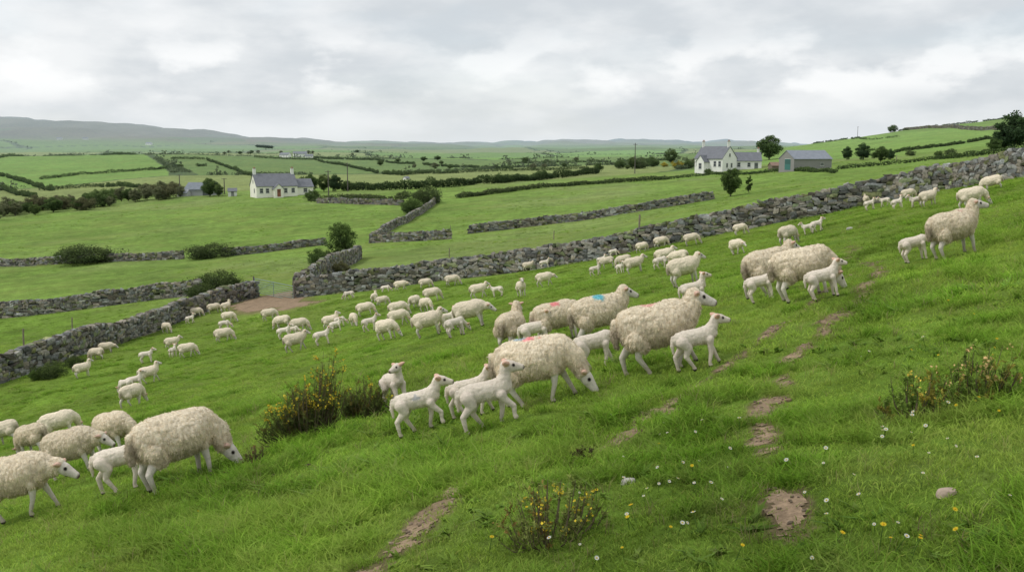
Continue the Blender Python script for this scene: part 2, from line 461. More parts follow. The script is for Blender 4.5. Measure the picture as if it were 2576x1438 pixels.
# ------------------------------------------------------------ stone walls
def poly_sample(w,step):
    w=np.asarray(w)[:,:2]; seg=np.linalg.norm(np.diff(w,axis=0),axis=1); cum=np.concatenate([[0],np.cumsum(seg)])
    n=max(2,int(cum[-1]/step)+1); s=np.linspace(0,cum[-1],n)
    return np.stack([np.interp(s,cum,w[:,0]),np.interp(s,cum,w[:,1])],1),s
def wall(name,label,pix,H=1.4,sw=.34,sh=.2,seed=0,ymin=0,pts=None,th_=.34,moss=.18,tone=1.0,taper=1.0):
    r=np.random.default_rng(seed)
    W=np.array([P(px,py,ymin)[:2] for px,py in pix]) if pts is None else np.array(pts)
    dn,s=poly_sample(W,.25)
    L=s[-1]
    def at(t):
        X=np.interp(t,s,dn[:,0]);Y=np.interp(t,s,dn[:,1])
        X2=np.interp(t+.2,s,dn[:,0]);Y2=np.interp(t+.2,s,dn[:,1]);X1=np.interp(t-.2,s,dn[:,0]);Y1=np.interp(t-.2,s,dn[:,1])
        a=np.arctan2(Y2-Y1,X2-X1); return X,Y,a
    recs=[]
    def top(t): return H*(1+(taper-1)*t/L)*(1+.08*vn2(t/2.3,t*0+seed,seed)+.05*vn2(t/.6,t*0,seed+1))
    nc=int(round(H/sh))
    for side in (-1,1):
        for k in range(nc):
            t=r.uniform(-sw,0)
            while t<L+.1:
                w=sw*r.choice([.5,.8,1.1,1.5,2.1],p=[.2,.26,.26,.18,.1])*r.uniform(.85,1.15)
                hh=sh*r.uniform(.85,1.6)
                tc=t+w/2
                recs.append((tc,side*(th_*(1-.25*k/nc))*.62+r.normal(0,.025),(k+.5)*sh*1.0+r.normal(0,.2*sh),w*1.06,th_*.9,hh*1.06,r.normal(0,.13)))
                t+=w
    t=0
    while t<L:
        w=sw*r.uniform(.4,1.2); hh=sh*r.uniform(.8,1.8)
        recs.append((t+w/2,r.normal(0,.04),99,w*1.05,th_*1.35,hh,r.normal(0,.3))); t+=w*.92
    R=np.array(recs); tc=np.clip(R[:,0],0,L)
    X,Y,A=at(tc); tp=top(tc)
    zz=np.where(R[:,2]>90,tp+.03,R[:,2]*tp/H)
    nxv,nyv=-np.sin(A),np.cos(A)
    X=X+nxv*R[:,1];Y=Y+nyv*R[:,1]
    Z=zt(X,Y)+zz-.05
    n=len(R); ti=r.integers(0,len(ST),n); tv=np.array(ST)[ti]
    loc=tv*np.stack([R[:,3],R[:,4],R[:,5]],1)[:,None,:]
    ca,sa=np.cos(R[:,6]),np.sin(R[:,6])
    lx=loc[:,:,0]*ca[:,None]-loc[:,:,2]*sa[:,None]; lz=loc[:,:,0]*sa[:,None]+loc[:,:,2]*ca[:,None]; ly=loc[:,:,1]
    cA,sA=np.cos(A)[:,None],np.sin(A)[:,None]
    v=np.stack([X[:,None]+lx*cA-ly*sA,Y[:,None]+lx*sA+ly*cA,Z[:,None]+lz],-1)
    b=r.uniform(.40,1.30,n)**1.1; warm=r.uniform(-1,1,n)
    cc=np.stack([.240*b*(1+.09*warm),.230*b,.203*b*(1-.11*warm)],1)*tone
    ms=(r.uniform(size=n)<moss)[:,None]; cc=np.where(ms,cc*np.array([.80,.92,.55]),cc)
    hl=(r.uniform(size=n)<.06)[:,None]; cc=np.where(hl,np.minimum(cc*1.55,.42),cc)
    g=G(); g.add(v.reshape(-1,3),(np.arange(n)[:,None,None]*26+SF[None]).reshape(-1,4),np.repeat(cc,26,0))
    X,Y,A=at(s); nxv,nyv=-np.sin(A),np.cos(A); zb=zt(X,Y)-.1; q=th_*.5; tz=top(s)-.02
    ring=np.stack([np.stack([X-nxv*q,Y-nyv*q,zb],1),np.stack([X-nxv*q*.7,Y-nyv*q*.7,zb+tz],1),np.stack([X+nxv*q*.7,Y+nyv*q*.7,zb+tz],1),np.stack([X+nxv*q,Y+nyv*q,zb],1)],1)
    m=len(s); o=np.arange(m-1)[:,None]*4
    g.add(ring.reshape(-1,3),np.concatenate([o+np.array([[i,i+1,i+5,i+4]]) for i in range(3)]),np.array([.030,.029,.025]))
    ob=g.build(name,M_stone); meta(ob,label,'stone wall','dry stone field walls'); return W
Wm=wall('stone_wall','tall grey dry stone wall climbing the hillside pasture',[(752,747),(900,733),(1100,707),(1300,684),(1500,652),(1700,612),(1900,572),(2100,533),(2250,503),(2400,473),(2576,445),(2760,415)],H=1.5,sw=.37,sh=.18,seed=1,taper=.80)
wall('stone_wall','grey dry stone wall stub running away from the gate',[(748,745),(790,712),(845,680),(903,650)],H=1.5,sw=.36,sh=.18,seed=2)
wall('stone_wall','grey dry stone wall edging the lower sheep pasture',[(-180,1030),(0,962),(150,912),(300,862),(430,815),(560,768),(640,748)],H=1.3,sw=.35,sh=.17,seed=3)
wall('stone_wall','low grey dry stone wall crossing a lower field',[(-120,812),(0,800),(150,785),(300,765),(420,750),(500,742)],H=1.3,sh=.18,seed=4)
wall('stone_wall','mossy low stone wall across a green field',[(-60,672),(0,669),(150,664),(300,657),(458,651)],H=1.0,sw=.45,sh=.24,seed=5)
wall('stone_wall','low broken stone wall beside a hawthorn bush',[(560,645),(700,630),(815,616)],H=1.0,sw=.45,sh=.24,seed=6)
wall('stone_wall','grey stone wall turning a field corner',[(1133,601),(1000,608),(934,611),(965,588),(1040,548),(1103,507)],H=1.2,sw=.45,sh=.24,seed=7)
wall('stone_wall','long low dry stone wall between two green fields',[(1182,587),(1400,562),(1600,533),(1790,502)],H=1.1,sw=.45,sh=.24,seed=8)
wall('stone_wall','low stone wall below the white cottage',[(800,511),(900,514),(1012,517)],H=1.1,sw=.6,sh=.35,seed=9,tone=.8)
wall('stone_wall','distant stone wall along the hill crest field',[(2275,326),(2380,322),(2500,326),(2620,335)],H=1.6,sw=1.2,sh=.5,seed=10,ymin=350,th_=1.0,tone=.8)
print('walls',time.time()-T0)

# gate
def gate():
    a=P(640,748); b=P(740,750)
    mid=(a+b)/2; yaw=math.atan2(b[1]-a[1],b[0]-a[0]); w=float(np.hypot(*(b-a)[:2]))
    e=empty('field_gate',(mid[0],mid[1],float(zt(mid[0],mid[1]))),yaw); meta(e,'galvanised steel bar gate closed between stone walls','gate')
    g=G(); col=(.24,.33,.28)
    for k in range(1,6): tube(g,[(-w/2+.1,0,.15+.17*k),(w/2-.1,0,.15+.17*k)],[.024,.024],col,6)
    g.build('bars',M_metal,parent=e)
    g=G()
    tube(g,[(-w/2+.1,.01,.15),(w/2-.1,.01,.15)],[.028,.028],col,6); tube(g,[(-w/2+.1,.01,1.19),(w/2-.1,.01,1.19)],[.03,.03],col,6)
    for xx in (-w/2+.1,0,w/2-.1): tube(g,[(xx,.01,.1),(xx,.01,1.22)],[.03,.03],col,6)
    tube(g,[(-w/2+.1,.03,.15),(0,.03,1.17)],[.018,.018],col,6)
    g.build('frame',M_metal,parent=e)
    for s in (-1,1):
        g=G(); tube(g,[(s*(w/2+.02),0,-.2),(s*(w/2+.02),0,1.35)],[.07,.065],(.16,.14,.12),8); g.build('post',M_wood,parent=e)
gate()

# posts and poles
def post(px,py,h,r=.06,lab='weathered wooden fence post standing in grass'):
    p=P(px,py); e=G(); tube(e,[(0,0,-.2),(.01,0,h*.5),(.03,.01,h)],[r,r*.95,r*.85],(.24,.20,.155),8)
    box(e,(.015,-r*.95,h*.7),(.03,.012,.05),(.12,.1,.09))
    o=e.build('fence_post',M_wood); o.location=Vector(p); meta(o,lab,'post','wooden fence posts')
for a in [(1608,578,1.5,.1),(1130,648,1.0,.05),(1393,603,1.0,.05),(60,872,1.2,.06),(182,832,1.0,.05),(2255,408,1.7,.07),(1133,585,1.1,.05),(2262,345,1.4,.1)]: post(*a)
def pole(px,py,hpx,ymin=0):
    p=P(px,py,ymin); h=hpx*p[1]/F; e=empty('utility_pole',p,.4); meta(e,'tall wooden electricity pole with short crossarm','utility pole','electricity poles')
    g=G(); tube(g,[(0,0,-.3),(0,0,h*.5),(0,0,h)],[.17,.15,.12],(.12,.105,.09),8); g.build('shaft',M_wood,parent=e)
    g=G(); box(g,(0,-.14,h*.95),(1.6,.1,.12),(.12,.105,.09))
    for xx in (-.7,0,.7): tube(g,[(xx,-.14,h*.95),(xx,-.14,h*.95+.28)],[.05,.03],(.3,.3,.3),6)
    g.build('crossarm',M_wood,parent=e)
for a in [(453,491,52),(827,501,72),(875,482,72),(1597,437,76),(2157,347,28,300),(565,488,40)]: pole(*a)

# ------------------------------------------------------------ houses
def gable_block(gw,gr,c0,L,D,eave,ridge,yaw=0,wc=(.86,.85,.81),rc=(.17,.175,.195),ov=.3):
    ca,sa=math.cos(yaw),math.sin(yaw)
    def tr(v): v=np.asarray(v,float); return np.stack([v[:,0]*ca-v[:,1]*sa+c0[0],v[:,0]*sa+v[:,1]*ca+c0[1],v[:,2]+c0[2]],1)
    x,y=L/2,D/2
    v=[(-x,-y,-1.5),(x,-y,-1.5),(x,y,-1.5),(-x,y,-1.5),(-x,-y,eave),(x,-y,eave),(x,y,eave),(-x,y,eave),(-x,0,ridge),(x,0,ridge)]
    gw.add(tr(v),[[0,1,5,4],[2,3,7,6],[1,2,6,5],[3,0,4,7]],wc); gw.add(tr([v[4],v[7],v[8],v[5],v[6],v[9]]),[[1,0,2],[3,4,5]],wc)
    sl=(ridge-eave)/y; xo=x+.15; yo=y+ov; ze=eave-ov*sl; t=.14
    r=[(-xo,-yo,ze+t),(xo,-yo,ze+t),(xo,0,ridge+t),(-xo,0,ridge+t),(xo,yo,ze+t),(-xo,yo,ze+t),
       (-xo,-yo,ze),(xo,-yo,ze),(xo,0,ridge+.01),(-xo,0,ridge+.01),(xo,yo,ze),(-xo,yo,ze)]
    gr.add(tr(r),[[0,1,2,3],[3,2,4,5],[7,6,9,8],[8,9,11,10],[6,7,1,0],[10,11,5,4],[1,7,8,2],[2,8,10,4],[0,3,9,6],[3,5,11,9]],rc)
    return tr
def windowp(par,tr,pos,w,h,face,name='window',frame=(.7,.7,.68),pane=(.04,.045,.055)):
    g=G(); px_,py_,pz_=pos
    def q(a0,a1,z0,z1,off):
        if face=='-y': return [(a0+px_,py_-off,z0+pz_),(a1+px_,py_-off,z0+pz_),(a1+px_,py_-off,z1+pz_),(a0+px_,py_-off,z1+pz_)]
        s=1 if face=='+x' else -1
        return [(px_+s*off,py_+a0,z0+pz_),(px_+s*off,py_+a1,z0+pz_),(px_+s*off,py_+a1,z1+pz_),(px_+s*off,py_+a0,z1+pz_)]
    f=[[0,1,2,3]]
    if name=='window':
        g.add(tr(q(-w/2,w/2,-h/2,h/2,.02)),f,pane)
        b=.06
        for z0,z1 in ((-h/2,-h/2+b),(h/2-b,h/2),(-.03,.03)): g.add(tr(q(-w/2,w/2,z0,z1,.05)),f,frame)
        for a0,a1 in ((-w/2,-w/2+b),(w/2-b,w/2)): g.add(tr(q(a0,a1,-h/2,h/2,.055)),f,frame)
        g.add(tr(q(-w/2-.1,w/2+.1,-h/2-.14,-h/2,.09)),f,(.5,.5,.48))
    else:
        g.add(tr(q(-w/2,w/2,-h/2,h/2,.04)),f,pane); g.add(tr(q(-w/2-.1,w/2+.1,h/2,h/2+.1,.06)),f,frame)
        g.add(tr(q(-w/2+.15,w/2-.15,.1,h/2-.15,.06)),f,(pane[0]*.6,pane[1]*.6,pane[2]*.6))
    return g.build(name,M_glass,parent=par)
def chimney(par,x,y,z0,z1,col=(.80,.79,.75),w=.75):
    g=G(); box(g,(x,y,(z0+z1)/2),(w,w*.8,z1-z0),col); box(g,(x,y,z1+.06),(w*1.2,w,.12),(.45,.43,.4))
    for s in (-.2,.2): tube(g,[(x+s*w,y,z1+.12),(x+s*w,y,z1+.5)],[.12,.1],(.38,.2,.13),8)
    return g.build('chimney',M_paint,parent=par)
def cottage1():
    p=P(694,493); s=p[1]/280*1.04; yaw=math.radians(28)
    e=empty('cottage',p,yaw,s); meta(e,'white rendered cottage with slate roof and two chimneys','house')
    gw,gr=G(),G()
    t1=gable_block(gw,gr,(-.5,0,0),11,7,2.9,5.9,wc=(.88,.85,.75))
    t2=gable_block(gw,gr,(7.4,.6,0),4.8,5.2,2.5,4.4,wc=(.88,.85,.75))
    tp=gable_block(gw,gr,(-.5,-4.2,0),2.0,2.4,2.2,3.3,yaw=math.pi/2,wc=(.88,.85,.75))
    gw.build('wall',M_paint,parent=e); ro=gr.build('roof',M_slate,parent=e)
    chimney(ro,-5.6,0,5.2,7.3); chimney(ro,4.6,0,5.2,7.3)
    for xx in (-4.2,-2.6,2.3,4.3): windowp(e,t1,(xx,-3.5,1.6),.95,1.25,'-y')
    windowp(e,t1,(-5.5,-1.2,1.6),.8,1.1,'-x'); windowp(e,t1,(-5.5,0,4.0),.7,.9,'-x')
    windowp(e,t2,(.2,-2.6,1.5),1.1,1.1,'-y'); windowp(e,tp,(-1.0,0,1.05),.95,2.0,'-x','door',pane=(.25,.08,.05))
cottage1()
def barn1():
    p=P(512,491); s=p[1]/290*.9; e=empty('farm_shed',p,math.radians(-12),s); meta(e,'grey roofed farm outbuildings behind green tree','shed')
    gw,gr=G(),G(); t=gable_block(gw,gr,(0,0,0),10,6,2.0,4.0,wc=(.35,.36,.36),rc=(.19,.215,.24)); gable_block(gw,gr,(-4,-5,0),3.4,2.4,1.0,1.9,wc=(.5,.5,.5),rc=(.3,.32,.34))
    gw.build('wall',M_paint,parent=e); gr.build('roof',M_slate,parent=e); windowp(e,t,(2.5,-3,1.1),2.2,2.2,'-y','door',pane=(.08,.09,.09))
    p=P(585,493); e=empty('garden_shed',p,.3,p[1]/290); meta(e,'small white garden outbuilding beside the cottage','shed')
    gw,gr=G(),G(); t=gable_block(gw,gr,(0,0,0),2.4,2,1.5,2.2,wc=(.7,.7,.68)); gw.build('wall',M_paint,parent=e); gr.build('roof',M_slate,parent=e); windowp(e,t,(0,-1,.75),.8,1.5,'-y','door',pane=(.2,.2,.2))
barn1()
def cottage2():
    p=P(1815,429); s=p[1]/F*8.9; e=empty('farmhouse',p,0,s); meta(e,'white farmhouse with grey slate roof and tall chimneys','house')
    gw,gr=G(),G(); y1=math.radians(-48)
    t1=gable_block(gw,gr,(-1.5,1,0),9.5,6.6,3.5,6.6,yaw=y1)
    t2=gable_block(gw,gr,(7.2,3,0),8.5,5.5,2.8,5.0,yaw=math.radians(-6))
    t3=gable_block(gw,gr,(-5.2,-.8,0),3.2,2.6,2.6,4.2,yaw=y1+math.pi/2)
    gw.build('wall',M_paint,parent=e); ro=gr.build('roof',M_slate,parent=e)
    ca,sa=math.cos(y1),math.sin(y1)
    chimney(ro,-1.5+4.3*ca,1+4.3*sa,5.6,8.0); chimney(ro,-1.5-4.3*ca,1-4.3*sa,5.6,8.0); chimney(ro,10.8,2.7,4.3,6.0,w=.6)
    for xx in (2.2,3.8,-3.9): windowp(e,t1,(xx,-3.3,1.9),.9,1.5,'-y')
    windowp(e,t1,(4.75,-1.2,1.5),.8,1.2,'+x'); windowp(e,t1,(4.75,.9,1.5),.8,1.2,'+x'); windowp(e,t1,(4.75,0,4.3),.7,.9,'+x')
    for xx in (-2,.8): windowp(e,t2,(xx,-2.75,1.6),.9,1.2,'-y')
    windowp(e,t3,(1.6*-1,0,1.3),1.0,1.6,'-x')
    windowp(e,t2,(2.8,-2.75,1.1),1.0,2.1,'-y','door',pane=(.15,.17,.16))
    p=P(2025,427); s=p[1]/F*8.9; e=empty('barn',p,math.radians(20),s); meta(e,'grey corrugated barn with green sliding door','barn')
    gw,gr=G(),G(); t=gable_block(gw,gr,(0,0,0),12.5,7,3.1,5.3,wc=(.27,.26,.25),rc=(.25,.27,.31))
    gw.build('wall',M_paint,parent=e); gr.build('roof',M_slate,parent=e)
    windowp(e,t,(-6.25,-.6,1.5),2.6,3.0,'-x','door',pane=(.03,.16,.14)); windowp(e,t,(3,-3.5,1.6),1.2,.8,'-y')
    p=P(1950,427); e=empty('lean_to',p,.1,p[1]/F*8.9); meta(e,'low rusty brown lean-to shed beside the barn','shed')
    gw,gr=G(),G(); gable_block(gw,gr,(0,0,0),3,3,1.2,2.0,wc=(.2,.15,.12),rc=(.25,.16,.12)); gw.build('wall',M_paint,parent=e); gr.build('roof',M_slate,parent=e)
cottage2()
for i,(px,py,L,lab) in enumerate([(755,396,14,'distant white farmhouse on a ridge'),(718,396,11,'distant grey roofed farm building on a ridge'),(1022,452,7,'small distant white cottage gable among trees'),(778,397,8,'distant white bungalow on a ridge'),(150,352,30,'tiny white farmhouse on a faraway hillside'),(375,365,34,'tiny white farmhouse on a faraway hillside'),(215,352,30,'tiny white farmhouse on a faraway hillside')]):
    p=P(px,py,420); s=p[1]/F; e=empty('distant_house',p,[.3,-.4,1.1,.1,.2,-.2,.4][i]); meta(e,lab,'house','distant farmhouses')
    gw,gr=G(),G(); l=L*s*2.4 if i<4 else L*s*.45; D_=l*.5
    t=gable_block(gw,gr,(0,0,0),l,D_,l*.26,l*.44,rc=(.2,.21,.23)); gw.build('wall',M_paint,parent=e); ro=gr.build('roof',M_slate,parent=e)
    if i<4:
        chimney(ro,l*.45,0,l*.38,l*.5,w=l*.06)
        for xx in (-.3,0,.3): windowp(e,t,(xx*l,-D_/2,l*.11),l*.06,l*.1,'-y')
print('houses',time.time()-T0)

# ------------------------------------------------------------ trees and bushes
def crown_geo(seed,R,H0,Ht,nc,per,leaf,dark=(.034,.064,.018),light=(.135,.205,.050),squash=1.0,rag=.35):
    r=np.random.default_rng(seed); g=G()
    ctr=[]
    for i in range(nc):
        d=r.normal(size=3); d/=np.linalg.norm(d); rad=r.uniform(.35,1)**.6
        a=math.atan2(d[1],d[0]); wob=1+rag*math.sin(a*3+seed)*.5+rag*r.normal()*.45
        ctr.append((d[0]*R*rad*wob*.82,d[1]*R*rad*wob*.82,(H0+Ht)/2+d[2]*(Ht-H0)/2*rad*squash*(1+rag*.3*r.normal())*.88))
    ctr=np.array(ctr); cr=R*r.uniform(.16,.36,nc)
    o=r.normal(size=(nc,per,3)); o/=np.linalg.norm(o,axis=2)[:,:,None]; o*=(r.uniform(0,1,(nc,per,1))**.45)
    pts=ctr[:,None,:]+o*cr[:,None,None]*np.array([1,1,.8])
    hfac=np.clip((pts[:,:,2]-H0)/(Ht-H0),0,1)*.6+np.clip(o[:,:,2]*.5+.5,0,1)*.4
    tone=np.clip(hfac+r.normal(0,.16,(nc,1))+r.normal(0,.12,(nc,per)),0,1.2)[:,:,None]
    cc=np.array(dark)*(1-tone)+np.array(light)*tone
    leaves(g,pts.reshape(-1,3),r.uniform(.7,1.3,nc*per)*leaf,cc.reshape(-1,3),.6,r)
    return g,ctr
def trunk_geo(seed,Ht,H0,R,ctr,rb):
    r=np.random.default_rng(seed+500); g=G(); col=(.10,.085,.068)
    lean=r.normal(0,.04*Ht,2)
    tube(g,[(0,0,-.3),(lean[0]*.2,lean[1]*.2,Ht*.2),(lean[0]*.6,lean[1]*.6,Ht*.5),(lean[0],lean[1],Ht*.85)],[rb*1.3,rb,rb*.65,rb*.15],col,7)
    for k in r.choice(len(ctr),min(9,len(ctr)),replace=False):
        z0=Ht*r.uniform(.15,.5); b=np.array([lean[0]*z0/Ht,lean[1]*z0/Ht,z0]); c_=ctr[k]; m=(b+c_)/2+np.array([0,0,-.05*Ht])
        tube(g,[b,m,c_],[rb*.45,rb*.3,rb*.08],col,5)
    return g
tree_lib={}
def tree_meshes(key,seed,R,H0,Ht,nc,per,leaf,**k):
    gC,ctr=crown_geo(seed,R,H0,Ht,nc,per,leaf,**k); gT=trunk_geo(seed,Ht,H0,R,ctr,Ht*.022)
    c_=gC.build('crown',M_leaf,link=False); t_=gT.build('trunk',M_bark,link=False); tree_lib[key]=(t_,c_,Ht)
tree_meshes('round',1,3.2,.4,7,85,85,.17)
tree_meshes('round2',2,2.9,.4,7,80,85,.17,light=(.145,.205,.05))
tree_meshes('tall',3,2.0,.4,7,60,80,.17)
tree_meshes('pale',4,3.0,.3,7,65,60,.18,dark=(.09,.11,.055),light=(.23,.24,.12))
tree_meshes('bush',5,4.2,-.4,5.5,80,70,.18)
tree_meshes('bush2',6,5.0,-.5,5,80,70,.18,dark=(.032,.052,.018),light=(.115,.155,.045))
tree_meshes('olive',7,4.5,-.3,5.5,80,70,.18,dark=(.06,.065,.03),light=(.19,.185,.08))
tree_meshes('dark',8,3.2,.2,7,85,85,.18,dark=(.022,.046,.02),light=(.07,.125,.036))
tree_meshes('haw',9,2.7,.3,7,95,90,.12,light=(.16,.24,.06),rag=.55)
tree_meshes('yellow',10,4.5,-.3,5.2,70,60,.18,dark=(.10,.10,.02),light=(.62,.50,.04))
def tree(key,px,py,hpx,wsc=1,ymin=0,label=None,cat=None,name=None):
    t_,c_,Ht=tree_lib[key]; p=P(px,py,ymin); s=hpx*p[1]/F/Ht
    isb=key in('bush','bush2','olive','yellow')
    e=empty(name or ('bush' if isb else 'tree'),p,random.uniform(0,6.28),s); e.scale=(s*wsc,s*wsc,s)
    meta(e,label or ('rounded dark green bush growing by a field edge' if isb else 'leafy green tree standing at a field edge'),cat or ('bush' if isb else 'tree'),'hedgerow bushes' if isb else 'farmland trees')
    for q in (t_,c_):
        o=q.copy(); o.parent=e; COL.objects.link(o)
tree('haw',862,655,104,.95,label='pale green hawthorn tree growing behind stone wall')
tree('round',1838,494,76,.8,label='leafy tree standing alone in a green field'); tree('tall',1884,485,44,.7)
tree('round',1935,402,66,1.1,label='large dark tree between farmhouse and barn'); tree('round2',1688,413,40,1)
tree('yellow',1703,424,20,1.1,label='yellow flowering gorse bush beside the farmhouse garden'); tree('yellow',1672,420,12,1.1,label='yellow flowering gorse bush beside the farmhouse garden')
for a in [('dark',2130,402,32),('dark',2172,402,40,1.2),('round',2215,407,42,1.2),('dark',2240,402,26,1.2),('dark',2550,378,92,1.1),('dark',2520,380,50,1.2),('round',2500,385,40),('bush',2245,330,18),('bush',2360,395,16),('bush2',2390,390,16),('bush2',2290,392,14),
 ('bush',1640,420,26),('bush2',1610,424,24),('round2',1590,425,30),('bush',1730,424,22),('olive',1745,415,16),('bush',1780,438,14),('bush2',1850,436,12),('bush',1560,424,22),('round',1505,436,28),
 ('bush2',1075,512,42),('bush',1035,538,40),('bush2',1015,500,20),('bush2',1050,500,18),('bush',785,505,28),
 ('round',780,484,50),('round2',815,482,45),('dark',845,482,42),('bush',870,480,24),('round',528,494,50),('round2',550,494,32),
 ('bush2',215,662,46,1.8),('bush2',528,648,36,1.9),('bush2',260,657,28,1.5),('bush',165,657,30,1.4),('bush2',545,728,46,1.4),('bush2',500,747,34,1.2),('bush2',585,722,26),('bush',800,668,44),('bush2',820,660,30),('olive',860,690,34),
 ('bush2',130,950,42),('bush2',190,925,30),('bush',90,955,26)]:
    tree(*a) if len(a)>4 else tree(*a,1.0)
for i in range(44):
    t=i/43; px=-20+t*480+random.uniform(-10,10); py=552-62*t+random.uniform(-9,5)
    tree(random.choice(['pale','round2','bush','olive','round','pale','pale']),px,py,random.uniform(24,40)*(1.15-.35*t),1.25)
for i in range(22):
    px=random.uniform(940,1780); py=random.uniform(402,428); tree(random.choice(['round','pale','pale','round2']),px,py,random.uniform(9,16),1.6,330)
for i in range(12):
    px=random.uniform(560,900); py=random.uniform(384,392); tree(random.choice(['round','pale']),px,py,random.uniform(6,9),1.6,500)
for i in range(8): tree('dark',648+i*5,371+i*.4,7,2,3000,label='distant dark conifer clump on a hill crest')

def hedge(label,pix,h,w,seed,ymin=0,dark=(.036,.062,.020),light=(.120,.175,.045),dens=34,ls=.22,gap=0):
    r=np.random.default_rng(seed); W=np.array([P(a,b,ymin)[:2] for a,b in pix]); dn,s=poly_sample(W,.5); L=s[-1]
    n=int(L*dens); n=min(n,30000); t=r.uniform(0,L,n)
    if gap: t=t[vn2(t/7,t*0,seed)>-1+gap]
    n=len(t)
    X=np.interp(t,s,dn[:,0]);Y=np.interp(t,s,dn[:,1])
    hm=h*(1+.28*vn2(t/3.2,t*0,seed+1)+.15*vn2(t/.9,t*0,seed+2)+.9*np.clip(vn2(t/5,t*0,seed+6)-.55,0,1))
    q=r.normal(size=(n,3)); q/=np.linalg.norm(q,axis=1)[:,None]; q*=r.uniform(.6,1,(n,1))
    X=X+q[:,0]*w/2;Y=Y+q[:,1]*w/2; hz=np.clip(.5+q[:,2]*.5,0,1)*hm
    Z=zt(X,Y)+hz
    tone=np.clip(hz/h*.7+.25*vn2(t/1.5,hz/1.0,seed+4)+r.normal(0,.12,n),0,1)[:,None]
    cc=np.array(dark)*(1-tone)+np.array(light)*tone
    g=G(); leaves(g,np.stack([X,Y,Z],1),r.uniform(.7,1.3,n)*ls*max(1,h/2.0),cc,.7,r)
    o=g.build('hedge',M_leaf); meta(o,label,'hedge','field hedges'); return o
hedge('thick dark clipped hedge bordering a green field',[(868,480),(980,478),(1100,472),(1250,462),(1380,450),(1505,438)],2.6,2.6,1,dens=150,ls=.18,dark=(.030,.055,.017),light=(.095,.15,.035))
hedge('low scrubby hedge and bank between fields',[(1152,499),(1300,480),(1480,464),(1600,456),(1675,452)],1.3,2.0,2,dens=120,ls=.17,light=(.14,.17,.06))
hedge('low hedge edging the farmhouse field',[(1675,452),(1790,440),(1960,432),(2100,436)],.9,1.4,3,dens=60,ls=.16)
hedge('overgrown hedge beside low stone wall',[(790,508),(870,503),(960,508),(1015,508)],1.5,2.2,4,dens=90,ls=.18,light=(.14,.165,.055))
hedge('rough hedge at the foot of the hill',[(2085,430),(2200,418),(2350,402),(2500,388),(2600,375)],1.0,1.4,5,dens=50,ls=.17,gap=.5)
for i,(pl,h) in enumerate([([(0,442),(70,462),(140,482)],2.2),([(100,452),(200,440),(380,428),(520,418)],1.8),([(430,400),(520,402),(580,425),(640,445)],1.8),([(0,398),(150,392),(300,390),(430,388),(560,386),(700,388)],2.4),([(610,396),(700,400),(790,402),(900,425),(1010,442)],1.8),([(790,398),(950,404),(1100,418),(1290,425)],1.8),([(1010,442),(1150,436),(1300,430),(1480,425)],1.8),([(1290,412),(1500,408),(1700,405)],1.8),([(100,480),(250,470),(420,478)],1.8),
   ([(1960,372),(2060,358),(2180,352),(2260,346)],1.4),([(2250,385),(2380,368),(2480,350),(2600,345)],1.3),([(2260,330),(2350,312),(2450,304),(2576,292)],1.5),([(0,475),(40,490),(90,500)],2.2)]):
    hedge('leafy hedge dividing distant green fields',pl,h,h*.9,20+i,ymin=330,dens=48,ls=.24,gap=.4)
# far hedgerows
r=np.random.default_rng(77); n=260000
ly=np.exp(r.uniform(math.log(380),math.log(4000),n)); lt=r.uniform(-.66,.66,n); lx=lt*ly
i1,e1=vor(lx,ly,*V1); i2,e2=vor(lx,ly,*V2)
ed=np.where(ly>2200,e2,e1); k=(ed<(1.2+ly/800))&(vn2(lx/45,ly/45,91)>-.3)&~((lt>.2)&(ly<1150))
lx,ly=lx[k],ly[k]; n=len(lx); print('hedge pts',n)
hz=(1.1+.8*r.uniform(size=n)+3.0*(r.uniform(size=n)<.035))*(1+ly/9000)
lz=zt(lx,ly); M_=12; q=r.normal(size=(n,M_,3)); q/=np.linalg.norm(q,axis=2)[:,:,None]; q*=r.uniform(.5,1,(n,M_,1))
pts=np.stack([lx,ly,lz+hz*.45],1)[:,None,:]+q*hz[:,None,None]*np.array([.7,.7,.5])
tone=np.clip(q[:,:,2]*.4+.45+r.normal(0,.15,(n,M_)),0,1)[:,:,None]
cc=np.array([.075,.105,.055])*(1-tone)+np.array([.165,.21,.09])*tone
g=G(); leaves(g,pts.reshape(-1,3),np.repeat(hz*.20,M_),cc.reshape(-1,3),.8,r)
o=g.build('distant_hedgerow',M_leaf); meta(o,'distant hedgerows and trees across the valley farmland','hedgerow',kind='stuff')
print('trees',time.time()-T0)

